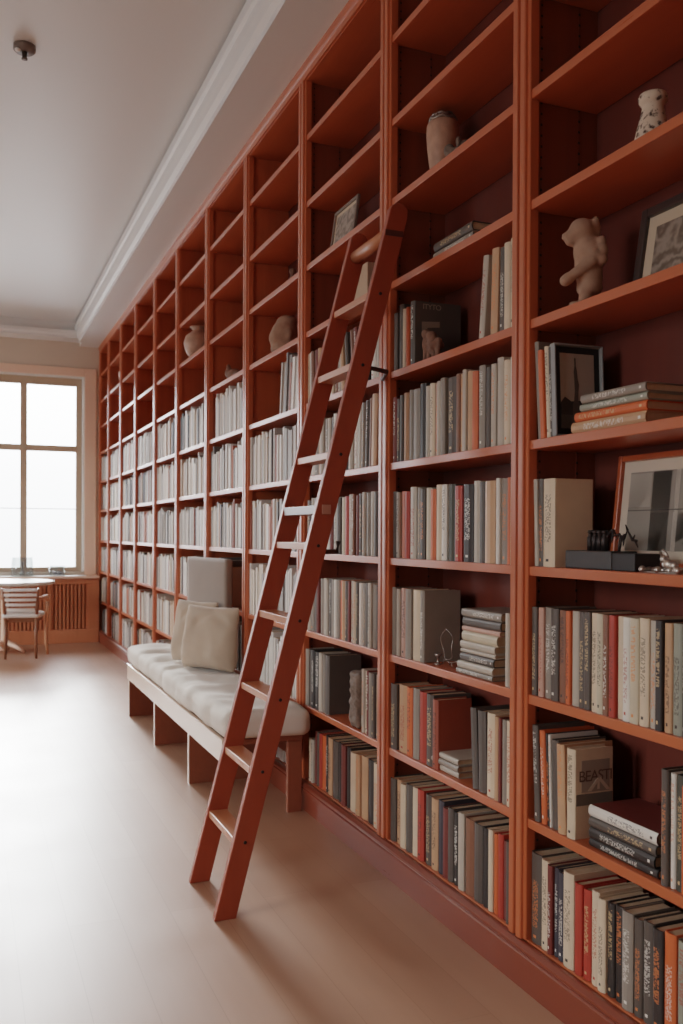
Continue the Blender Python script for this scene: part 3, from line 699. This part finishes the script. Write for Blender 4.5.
def swirl(nt, b):
    tc = N(nt, 'ShaderNodeTexCoord'); wv = N(nt, 'ShaderNodeTexWave', wave_type='RINGS'); wv.inputs['Scale'].default_value = 5; wv.inputs['Distortion'].default_value = 22; wv.inputs['Detail'].default_value = 3; wv.inputs['Detail Scale'].default_value = 2
    nt.links.new(tc.outputs['Object'], wv.inputs['Vector'])
    nt.links.new(mixc(nt, wv.outputs['Fac'], lin((104, 90, 78)), lin((156, 142, 128))), b.inputs['Base Color'])
swirl(M_swirl.node_tree, M_swirl.node_tree.nodes['Principled BSDF'])
# frame faces -x: yaw -90 deg turns local -y to -x
frame('dark framed grey print standing beside the stone animal statue', .50, .245, .024, .02, (.170, 1.662, 1.8305), -PI/2, -math.radians(9), M_darkframe, M_mat, M_swirl, .032)
def interior(b, x0, z0, x1, z1, y):
    W, H = x1-x0, z1-z0
    def q(a, c, d, e, mi): b.box((x0+a*W, y-.0008, z0+c*H), (x0+d*W, y-.0001, z0+e*H), mi)
    q(0, 0, 1, 1, 2); q(.0, .55, .16, .98, 3); q(.17, 0, .30, .99, 1); q(.33, 0, .36, 1, 4); q(.40, .48, .60, .88, 4); q(.46, .55, .62, .72, 5); q(.55, .72, .68, .84, 1); q(.36, .0, .5, .46, 2); q(.52, .04, .66, .46, 4); q(.57, .04, .63, .09, 1); q(.70, 0, .78, 1, 3); q(.8, .05, .97, .9, 1)
    b.box((x0, y-.0012, z0+.50*H), (x1, y-.0009, z0+.515*H), 1)
frame('large orange wood framed grey photograph standing behind the black tray', .60, .295, .016, .022, (.180, 1.698, 1.1545), -PI/2, -math.radians(6), M_orangeframe, M_matgrey, greys, .030, interior)
frame('small pale framed print standing high in the bay behind the ladder', .26, .185, .014, .014, (.060, 3.63, 2.4595), -PI/2, -math.radians(8), mat('grey_frame', (120, 104, 94), .5), M_mat, M_swirl, .016)
# framed photo standing among the books: narrow edge to the room, picture towards the camera
def monument(b, x0, z0, x1, z1, y):
    W, H = x1-x0, z1-z0
    b.box((x0, y-.0006, z0), (x1, y, z0+.32*H), 1); b.box((x0, y-.0006, z0+.32*H), (x1, y, z1), 3)
    pts = [(.30, .18), (.62, .18), (.60, .34), (.54, .36), (.55, .50), (.58, .58), (.53, .66), (.50, .78), (.46, .84), (.46, .93), (.43, .95), (.40, .93), (.41, .84), (.37, .76), (.39, .66), (.40, .50), (.36, .36), (.31, .32)]
    b.prism([(x0+(.45+(p[0]-.45)*.7)*W, z0+p[1]*H) for p in pts], (1, 0, 0), (0, 0, 1), (0, 1, 0), (0, y-.0012, 0), .0008, 1)
    b.prism([(x0, z0+.18*H), (x0+W, z0+.18*H), (x0+W, z0+.30*H), (x0+.7*W, z0+.38*H), (x0+.3*W, z0+.36*H), (x0+.12*W, z0+.42*H), (x0, z0+.34*H)], (1, 0, 0), (0, 0, 1), (0, 1, 0), (0, y-.0008, 0), .0004, 0)
frame('black bordered photograph of a dark monument standing beside upright books', .155, .25, .006, .024, (.095, 2.056, 1.4997), math.radians(-2), math.radians(-3), [mat('grey_edge_frame', (140, 140, 138), .5)], mat('black_mat', (34, 30, 29), .6), greys, .018, monument)

# ------------------------------------------------------------------ stone animal statue
R3 = Vector((-.926, .378, 0))                    # statue looks along this
def sp(b, u, v, r, w_=0, sc_=(1, 1, 1)):
    k = .240/870
    b.ball(((u-300)*-1*k, w_*k, (940-v)*k), (r*k*sc_[0], r*k*sc_[1], r*k*sc_[2]), seg=18)
b = MB()
for u, v, r, w_, s_ in [(270, 205, 125, 0, (1, .95, .95)), (200, 240, 84, 0, (1, .85, .8)), (130, 262, 48, 0, (1.1, 1, .9)), (165, 310, 55, 0, (1, .9, .8)), (388, 118, 36, 50, (1, .8, 1)), (388, 128, 34, -50, (1, .8, 1)), (372, 175, 78, 0, (1, 1, 1)), (400, 230, 52, 0, (1, 1, 1)), (300, 150, 66, 0, (1.2, 1, .7)), (330, 300, 90, 0, (1, 1, 1)), (330, 410, 140, 0, (1, 1, 1.1)), (340, 520, 138, 0, (1, 1, 1.1)), (345, 640, 125, 0, (1, 1, 1.2)), (345, 740, 122, 0, (1.02, 1, .85)), (290, 850, 62, 60, (1, 1, 1.5)), (360, 850, 66, -60, (1, 1, 1.5)), (250, 915, 55, 60, (1.6, 1, .5)), (330, 915, 55, -60, (1.5, 1, .5)), (430, 330, 55, 90, (.9, .9, 1)), (430, 420, 62, 110, (1, 1, 1.2)), (425, 510, 58, 120, (1, 1, 1)), (350, 445, 52, 130, (1, .9, 1)), (190, 910, 46, 20, (1, 1, .8))]:
    sp(b, u, v, r, w_, s_)
for k in range(9):
    f = k/8; sp(b, 330-230*f, 530+165*f, 62-16*f+(10 if k > 6 else 0), 120-50*f)
    sp(b, 420-60*f, 520-70*f, 48, 125)
o = fused('stone_statue', b, M_stone, .0045, None, (.072, 1.992, 1.8315))
o.rotation_euler = (0, 0, math.atan2(-R3.y, -R3.x)+PI)
tag(o, 'small pale stone statue of a standing bear-like animal with its snout to the left', 'statue')
# its local +x must point along R3
o.rotation_euler = (0, 0, math.atan2(R3.y, R3.x))

# ------------------------------------------------------------------ vases and ornaments
b = MB(); b.lathe([(.030, 0), (.056, .004), (.055, .02), (.048, .05), (.036, .09), (.031, .115), (.034, .122), (.041, .128), (.043, .140), (.038, .150), (.022, .156), (.001, .157)])
o = b.build('urn', M_urn, None, (.085, 1.752, 2.1565)); o.scale = (.80, .80, .86); tag(o, 'small white pierced ceramic urn on a high shelf of rightmost bay', 'urn')
T = thing('vase', 'ribbed pink-brown stoneware vase with rim rings on a high shelf', 'vase', (.115, 2.850, 2.4595)); T.scale = (.70, .70, .90)
b = MB(); b.lathe([(.040, 0), (.052, .003), (.060, .04), (.070, .09), (.078, .14), (.082, .19), (.080, .222), (.070, .238), (.066, .244), (.060, .24), (.058, .20)], cap=False, seg=40)
me = b.mesh('body', M_vase)
for v in me.vertices:
    a = math.atan2(v.co.y, v.co.x); k = 1+.018*math.cos(a*20); v.co.x *= k; v.co.y *= k
link('body', me, T)
b = MB(); b.tube([(.067*math.cos(2*PI*k/24), .067*math.sin(2*PI*k/24), .246+.004*math.sin(k*1.7)) for k in range(24)], .006, 8, 0, True); b.tube([(.055*math.cos(2*PI*k/20), .055*math.sin(2*PI*k/20), .262+.003*math.sin(k*2.1)) for k in range(20)], .005, 8, 0, True)
for k in range(7):
    a = 2*PI*k/7; b.tube([(.066*math.cos(a), .066*math.sin(a), .245), (.055*math.cos(a+.2), .055*math.sin(a+.2), .264)], .004, 6)
b.build('rim_rings', M_wire, T)
b = MB()
for p, r in [((0, 0, .022), (.034, .026, .022)), ((-.02, .01, .035), (.02, .018, .022)), ((.022, -.012, .045), (.018, .016, .024)), ((.005, -.03, .02), (.03, .02, .02)), ((.0, -.012, .06), (.009, .009, .018))]: b.ball(p, r)
o = fused('stone_ornament', b, M_rock, .003, None, (.06, 2.655, 2.4595)); tag(o, 'small jagged stone piece on the shelf right of the ribbed vase', 'ornament')
# little carved pair in front of the black book
b = MB()
for p, r in [((0, 0, .085), .02), ((.0, -.012, .055), (.02, .018, .035)), ((-.005, .03, .10), .017), ((0, .032, .065), (.018, .017, .032)), ((.0, .012, .062), (.015, .03, .012)), ((0, -.035, .05), (.03, .022, .018)), ((0, -.05, .06), .014)]: b.ball(p, r)
for yy in (-.05, -.022, .012, .04):
    b.tube([(0, yy, .05), (-.004, yy, .0)], [.011, .008], 8)
b.box((-.02, -.06, 0), (.02, .055, .006))
o = fused('carved_figurine', b, M_brown, .0028, None, (.05, 2.805, 1.8305)); tag(o, 'small brown carved figure group in front of the black book', 'figurine')
# wire loop ornament with little brass cup
T = thing('wire_ornament', 'thin wire loop ornament on a small foot left of the tall book stack', 'ornament', (.06, 2.70, .8025))
b = MB(); lp = [(.0+.004*math.sin(k), 0.038*math.sin(2*PI*k/24)+.006*math.cos(2*PI*k/24), .072+.050*math.cos(2*PI*k/24)) for k in range(25)]
b.tube(lp, .0016, 6); b.tube([(0, .0, .022), (-.004, -.012, .016), (0, -.03, .014), (.004, -.05, .020), (.01, -.06, .022)], .0016, 6); b.tube([(0, 0, .022), (-.003, .016, .018), (0, .03, .004)], .0016, 6); b.tube([(0, .0, .022), (.012, .0, .0015)], .0016, 6); b.tube([(0, -.03, .014), (.0, -.034, .0015)], .0016, 6)
b.build('wire_loop', M_wire, T)
b = MB(); b.lathe([(.012, 0), (.013, .002), (.005, .006), (.004, .022), (.010, .028), (.013, .036), (.011, .037), (.006, .03)], (-.006, .052, -.0018), 16, 0, False); b.build('cup', M_wire, T)
# black tray with metal figures
T = thing('black_tray', 'low black box with small metal pegs and spiky wire on top', 'desk ornament', (.07, 1.875, 1.1545))
b = MB(); b.box((-.045, -.055, 0), (.035, .130, .046), 0, .003); b.build('tray', M_box, T)
b = MB(); b.box((-.043, -.138, 0), (.033, -.0555, .042), 0, .002); b.build('tray_end', mat('black_tray_end', (34, 30, 30), .6), T)
for k in range(4):
    b = MB(); b.lathe([(.0085, 0), (.0085, .034), (.0055, .037), (.0055, .044), (.009, .046), (.006, .052)], (-.012, .068-.019*k, .0462), 14); b.build('peg', M_dark, T)
b = MB()
wr = random.Random(5); pts = [(-.01, .012, .046), (-.01, .005, .075)]
for k in range(13): pts.append((-.01+wr.uniform(-.008, .008), .0-.0085*k, .082+wr.uniform(-.014, .018)))
b.tube(pts, .0034, 6); b.tube([(-.01, -.04, .042), (-.008, -.045, .08)], .004, 6)
for k in range(2, 14):
    p = pts[k]; b.tube([p, (p[0]+wr.uniform(-.006, .006), p[1]+wr.uniform(-.008, .008), p[2]+wr.choice((-.016, .014)))], [.003, .0012], 5)
b.build('spiky_wire', M_dark, T)
T = thing('silver_ornament', 'small crumpled silver ornament lying in front of the large framed photograph', 'ornament', (.045, 1.660, 1.1545))
b = MB(); wr = random.Random(8)
for k in range(16): b.ball((wr.uniform(-.016, .016), wr.uniform(-.055, .062), .007), (wr.uniform(.006, .011), wr.uniform(.007, .013), wr.uniform(.005, .009)), 0, None, 8)
b.box((-.014, -.055, 0), (.014, .06, .003))
b.build('base', M_silver, T)
b = MB(); b.ball((0, -.012, .020), (.011, .016, .012)); b.ball((0, .0, .032), .009); b.tube([(0, .004, .034), (0, .012, .046), (0, .004, .052), (0, -.006, .046), (0, -.012, .036)], .0035, 7); b.ball((0, -.03, .018), (.01, .014, .01)); b.build('figure', M_silver, T)
# rough stone block in the bay behind the ladder
T = thing('stone_block', 'rough speckled stone block beside upright books behind the ladder', 'ornament', (.060, 3.395, .4625))
me = rounded_box('block', .045, .042, .112, (12, 12, 26), .018, lambda p, n: p+n*.010*noise.noise(p*42), M_rock)
link('block', me, T, (0, 0, .113))
b = MB(); wr = random.Random(3)
for k in range(7): b.ball((wr.uniform(-.012, .012), .066+wr.uniform(-.02, .026), .012+k*.011), (.014, .02-.001*k, .012), 0, None, 8)
for k in range(5): b.tube([(0, .062+.008*(k-2), .07), (wr.uniform(-.01, .01), .066+.014*(k-2), .105+wr.uniform(0, .03))], [.008, .001], 6)
b.build('spiky_lump', M_rock, T)
# heads and small pots higher up, further away
b = MB()
for p, r in [((0, 0, .10), (.075, .07, .085)), ((-.045, 0, .085), (.04, .05, .05)), ((-.07, 0, .08), (.018, .018, .02)), ((0, 0, .03), (.075, .085, .04)), ((.01, .0, .17), (.055, .06, .035)), ((0, -.065, .10), (.02, .018, .03)), ((0, .065, .10), (.02, .018, .03)), ((-.062, -.02, .115), (.012, .016, .01)), ((-.062, .02, .115), (.012, .016, .01))]: b.ball(p, r)
o = fused('stone_sculpture', b, M_stone, .008, None, (.095, 4.50, 2.1565)); tag(o, 'brown stone head on the shelf above books in fourth bay from right', 'sculpture')
b = MB(); b.ball((0, 0, .045), (.05, .07, .045)); b.ball((-.01, .07, .07), (.035, .035, .035)); b.ball((0, -.075, .035), (.03, .03, .035)); b.ball((-.02, .075, .11), (.016, .012, .02))
o = fused('clay_animal', b, M_brown, .008, None, (.10, 5.47, 2.1565)); tag(o, 'small dark clay animal on the shelf of fifth bay from right', 'figurine')
b = MB(); b.lathe([(.04, 0), (.055, .004), (.09, .06), (.105, .12), (.09, .17), (.05, .20), (.04, .215), (.062, .235), (.055, .236), (.03, .21)], cap=False)
o = b.build('round_vase', M_vase, None, (.10, 6.42, 2.4595)); tag(o, 'round pinkish vase with flared rim on a high far shelf', 'vase')
b = MB(); b.lathe([(.05, 0), (.07, .004), (.115, .05), (.13, .11), (.10, .16), (.07, .185), (.10, .22), (.115, .26), (.09, .30), (.05, .32), (.001, .325)])
o = b.build('white_vase', M_plaster, None, (.11, 9.475, 2.7485)); o.scale = (.82, .82, .95); tag(o, 'white gourd shaped ceramic vase on the farthest high shelf', 'vase')
b = MB(); b.tube([(0, 0, 0), (.002, .004, .05), (-.002, 0, .085)], [.022, .015, .009], 10); b.ball((0, 0, .1), .018)
o = fused('clay_bottle', b, M_brown, .004, None, (.10, 4.40, 2.4595)); tag(o, 'tiny clay bottle on the shelf one above the brown stone head', 'ornament')
# pale box leaning high behind the ladder
b = MB(); b.box((0, -.10, 0), (.06, .10, .20), 0, .003)
o = b.build('pale_box', mat('pale_card', rough=.8, fn=mottled_fn((196, 166, 138), (180, 150, 124), 12, 0)), None, (.10, 3.565, 2.1575))
tag(o, 'plain beige box standing on the shelf seen between the ladder rails', 'box')
# lettering block on the cover of the cream book that faces the room
cb = BOOKS[(0, 1, 7)]
def text_mesh(s, size, name, m, parent, loc_, rot, sx=1):
    cu = bpy.data.curves.new(name, 'FONT'); cu.body = s; cu.size = size; cu.align_x = 'CENTER'; cu.extrude = .0002; cu.space_character = .85
    t_ = bpy.data.objects.new('t', cu); C.objects.link(t_)
    me = bpy.data.meshes.new_from_object(t_.evaluated_get(bpy.context.evaluated_depsgraph_get())); bpy.data.objects.remove(t_)
    me.materials.clear(); me.materials.append(m)
    for v in me.vertices: v.co.x *= sx
    o = link(name, me, parent, loc_); o.rotation_euler = rot; return o
hh = cb.data.vertices; ty = min(v.co.y for v in hh); dx = max(v.co.x for v in hh)
b = MB(); b.box((.022, ty-.0006, .118), (dx-.010, ty+.0004, .200), 0); b.box((.006, ty-.0005, .085), (dx, ty+.0004, .114), 1)
b.build('cover_panel', [mat('panel_grey', (160, 146, 132), .5), mat('band_grey', (120, 112, 102), .5)], cb)
text_mesh('BEASTI', .040, 'cover_title', mat('title_brown', (104, 80, 68), .5), cb, ((.022+dx-.010)/2, ty-.0008, .146), (PI/2, 0, 0), 1.0)
b = MB()
for p in ([(.040, .108), (.052, .108), (.078, .136), (.072, .142)], [(.112, .108), (.100, .108), (.074, .136), (.080, .142)], [(.070, .112), (.078, .112), (.078, .134), (.072, .134)]):
    b.prism([(q[0], q[1]+.012) for q in p], (1, 0, 0), (0, 0, 1), (0, -1, 0), (0, ty-.0010, 0), .0004)
b.build('cover_emblem', mat('emblem_cream', (206, 186, 166), .5), cb)
# black magazine cover: pale masthead and a horse-like pale shape
cb = BOOKS[(1, 5, 5)]
ty = min(v.co.y for v in cb.data.vertices); dx = max(v.co.x for v in cb.data.vertices)
text_mesh('ITYTO', .026, 'cover_title', mat('masthead', (150, 136, 120), .5), cb, (.07, ty-.0004, .195), (PI/2, 0, 0), 1.1)
b = MB(); b.prism([(.03, .10), (.03, .15), (.10, .155), (.10, .135), (.052, .130), (.045, .10)], (1, 0, 0), (0, 0, 1), (0, -1, 0), (0, ty-.0002, 0), .0004)
b.build('cover_picture', mat('cover_pale', (140, 124, 110), .5), cb)

# ------------------------------------------------------------------ table, chair, sill, ceiling
T = thing('round_table', 'pale round table by the window at the left edge', 'table', (-1.045, 10.12, 0))
b = MB(); b.lathe([(.0, .700), (.46, .700), (.485, .706), (.495, .722), (.488, .734), (.46, .738), (.0, .738)], seg=48, cap=False); b.build('tabletop', M_white, T)
b = MB(); b.lathe([(.05, .02), (.042, .10), (.035, .4), (.045, .66), (.09, .70)], seg=20); b.build('pedestal', M_trimwood, T)
b = MB()
for k in range(4):
    a = PI/4+k*PI/2; b.tube([(.03*math.cos(a), .03*math.sin(a), .10), (.16*math.cos(a), .16*math.sin(a), .06), (.26*math.cos(a), .26*math.sin(a), .018)], [.028, .022, .016], 8)
b.build('foot', M_trimwood, T)
M_chair = mat('chair_wood', rough=.4, fn=wood_fn((126, 80, 56), (146, 96, 68), 'z'))
M_chairlight = mat('chair_arm_wood', rough=.35, fn=wood_fn((190, 130, 96), (206, 148, 112), 'z'))
T = thing('armchair', 'slatted-back wooden armchair with pale seat beside the round table', 'chair', (-.885, 9.68, 0), -math.radians(12)); T.scale = (.88, .9, .93)
# local: back of the chair faces the camera (-y), front to +y
for sx in (-1, 1):
    b = MB(); b.tube([(sx*.165, -.17, 0), (sx*.16, -.165, .22), (sx*.165, -.17, .43)], [.013, .017, .019], 10); b.tube([(sx*.165, -.17, .43), (sx*.175, -.195, .60), (sx*.19, -.225, .745)], [.019, .016, .012], 10); b.build('rear_leg', M_chair, T)
    b = MB(); b.tube([(sx*.235, .20, 0), (sx*.222, .195, .14), (sx*.225, .19, .36), (sx*.24, .18, .52), (sx*.235, .16, .60)], [.014, .021, .025, .023, .018], 10); b.build('front_leg', M_chairlight, T)
    b = MB(); b.tube([(sx*.185, -.205, .635), (sx*.22, -.11, .642), (sx*.245, .03, .640), (sx*.24, .13, .62), (sx*.235, .17, .585)], [.013, .020, .028, .026, .018], 10); b.build('armrest', M_chairlight, T)
for k in range(5):
    z = .505+.052*k; w_ = .150+.008*k
    b = MB(); n = 8
    for q in range(n):
        u0, u1 = -1+2*q/n, -1+2*(q+1)/n
        f_ = lambda u: -.182-.045*(z-.43)/.3*1.0-.018*(1-u*u)
        b.prism([(u0*w_, f_(u0)-.006), (u1*w_, f_(u1)-.006), (u1*w_, f_(u1)+.006), (u0*w_, f_(u0)+.006)], (1, 0, 0), (0, 1, 0), (0, 0, 1), (0, 0, z), .028)
    b.build('slat', M_white, T)
me = rounded_box('seat', .205, .205, .024, (12, 12, 6), .02, lambda p, n: p+n*(.012*(1-(p.x/.205)**4)*(1-(p.y/.205)**4) if p.z > 0 else 0), M_white); link('seat', me, T, (0, .01, .452))
b = MB(); b.box((-.18, -.165, .385), (.18, .18, .430), 0, .004); b.build('seat_frame', M_chair, T)
ZSILL = WZ0-.034
b = MB(); b.lathe([(.0, 0), (.115, 0), (.118, .004), (.118, .205), (.113, .205), (.113, .008), (.0, .008)], seg=32, cap=False)
o = b.build('glass_vase', M_vessel, None, (-.84, 10.76, ZSILL+.0005)); tag(o, 'large clear glass cylinder vase on the window sill', 'vase')
b = MB(); b.lathe([(.0, 0), (.028, 0), (.026, .03), (.012, .05), (.018, .09), (.026, .13), (.012, .15), (.0, .152)], seg=18, cap=False)
o = b.build('candle_holder', mat('grey_pewter', (150, 146, 142), .4, .5, .5), None, (-.84, 10.76, ZSILL+.0095)); tag(o, 'small grey turned candle holder inside the glass cylinder vase', 'candle holder')
b = MB(); b.lathe([(.0, 0), (.085, 0), (.088, .004), (.09, .11), (.086, .11), (.083, .008), (.0, .008)], seg=28, cap=False)
o = b.build('glass_bowl', M_vessel, None, (-.47, 10.77, ZSILL+.0005)); tag(o, 'low clear glass bowl at the right on the window sill', 'bowl')
b = MB(); wr = random.Random(4)
for k in range(14): a = wr.uniform(0, 2*PI); r = wr.uniform(0, .055); b.ball((r*math.cos(a), r*math.sin(a), .022+.014*wr.random()), wr.uniform(.012, .017), 0, None, 10)
o = b.build('grey_pebbles', mat('pebble_grey', (150, 150, 154), .6), None, (-.47, 10.77, ZSILL+.0005)); tag(o, 'handful of grey pebbles filling the low glass bowl', 'pebbles', None, 'stuff')
p = at(24.5, 50, 2, ZC-.02)
T = thing('ceiling_sensor', 'small grey sprinkler head with round plate on the white ceiling', 'sprinkler', (p.x, p.y, ZC))
b = MB(); b.lathe([(.0, 0), (.052, 0), (.052, -.022), (.044, -.03), (.0, -.03)], seg=28, cap=False); b.build('plate', mat('sensor_grey', (112, 100, 92), .5), T)
b = MB(); b.lathe([(.0, -.03), (.013, -.03), (.011, -.058), (.014, -.060), (.014, -.066), (.0, -.066)], seg=16, cap=False); b.build('nozzle', mat('nozzle_grey', (96, 86, 80), .4, .5, .5), T)
b = MB(); b.ball((-.032, -.02, -.034), (.014, .014, .008)); b.build('indicator', M_white, T)
# ------------------------------------------------------------------ camera, light, look
cam = bpy.data.cameras.new('camera'); co = bpy.data.objects.new('camera', cam); C.objects.link(co)
m = Matrix((rt, up, -fw)).transposed().to_4x4(); m.translation = EYE; co.matrix_world = m
cam.sensor_fit = 'VERTICAL'; cam.sensor_height = 36; cam.lens = F_PX/1024*36
cam.shift_y = (CY-512)/1024; cam.clip_start = .05
cam.dof.use_dof = True; cam.dof.focus_distance = 2.9; cam.dof.aperture_fstop = 5.0
bpy.context.scene.camera = co
w = bpy.data.worlds.new('overcast_sky'); bpy.context.scene.world = w; w.use_nodes = True
nt = w.node_tree; bg = nt.nodes['Background']
tc = N(nt, 'ShaderNodeTexCoord'); se = N(nt, 'ShaderNodeSeparateXYZ'); nt.links.new(tc.outputs['Generated'], se.inputs[0])
cr = N(nt, 'ShaderNodeValToRGB'); el = cr.color_ramp.elements     # overcast sky, brighter above the horizon haze
nt.links.new(mth(nt, 'ADD', mth(nt, 'MULTIPLY', se.outputs[2], .5), .5), cr.inputs[0])
def g(v): return (v*.985, v*.985, v, 1)
el[0].position = 0; el[0].color = g(.16); el[1].position = 1; el[1].color = g(.75)
for p_, v_ in ((.47, .17), (.50, .22), (.53, .27), (.57, .46), (.64, .6)):
    e_ = el.new(p_); e_.color = g(v_)
nt.links.new(cr.outputs[0], bg.inputs[0])
bg.inputs[1].default_value = 26.0
sun = bpy.data.lights.new('hazy_sun', 'SUN'); sun.energy = 4.6; sun.angle = math.radians(11); sun.color = (1, .98, .96)
so = bpy.data.objects.new('hazy_sun', sun); C.objects.link(so); so.location = (-2, 14, 6)
so.rotation_euler = Vector((0.02, -1, -math.tan(math.radians(14.5)))).to_track_quat('-Z', 'Y').to_euler()
def portal(name, loc_, rot, sx, sz):
    l = bpy.data.lights.new(name, 'AREA'); l.shape = 'RECTANGLE'; l.size = sx; l.size_y = sz; l.cycles.is_portal = True
    o = bpy.data.objects.new(name, l); C.objects.link(o); o.location = loc_; o.rotation_euler = rot
for a, c in FARW: portal('window_light', ((a+c)/2, YB+.33, (WZ0+WZ1)/2), (-PI/2, 0, 0), c-a, WZ1-WZ0)
for a, c in LEFT_FILLW: portal('window_light', (XL-.31, (a+c)/2, (WZ0+WZ1)/2), (0, -PI/2, 0), WZ1-WZ0, c-a)
sc = bpy.context.scene
sc.cycles.max_bounces = 10; sc.cycles.diffuse_bounces = 6; sc.cycles.glossy_bounces = 4; sc.cycles.transmission_bounces = 8; sc.cycles.transparent_max_bounces = 12
sc.cycles.caustics_reflective = False; sc.cycles.caustics_refractive = False; sc.cycles.sample_clamp_indirect = 8
sc.cycles.use_denoising = True
sc.view_settings.view_transform = 'Filmic'; sc.view_settings.look = 'None'; sc.view_settings.exposure = 0.34
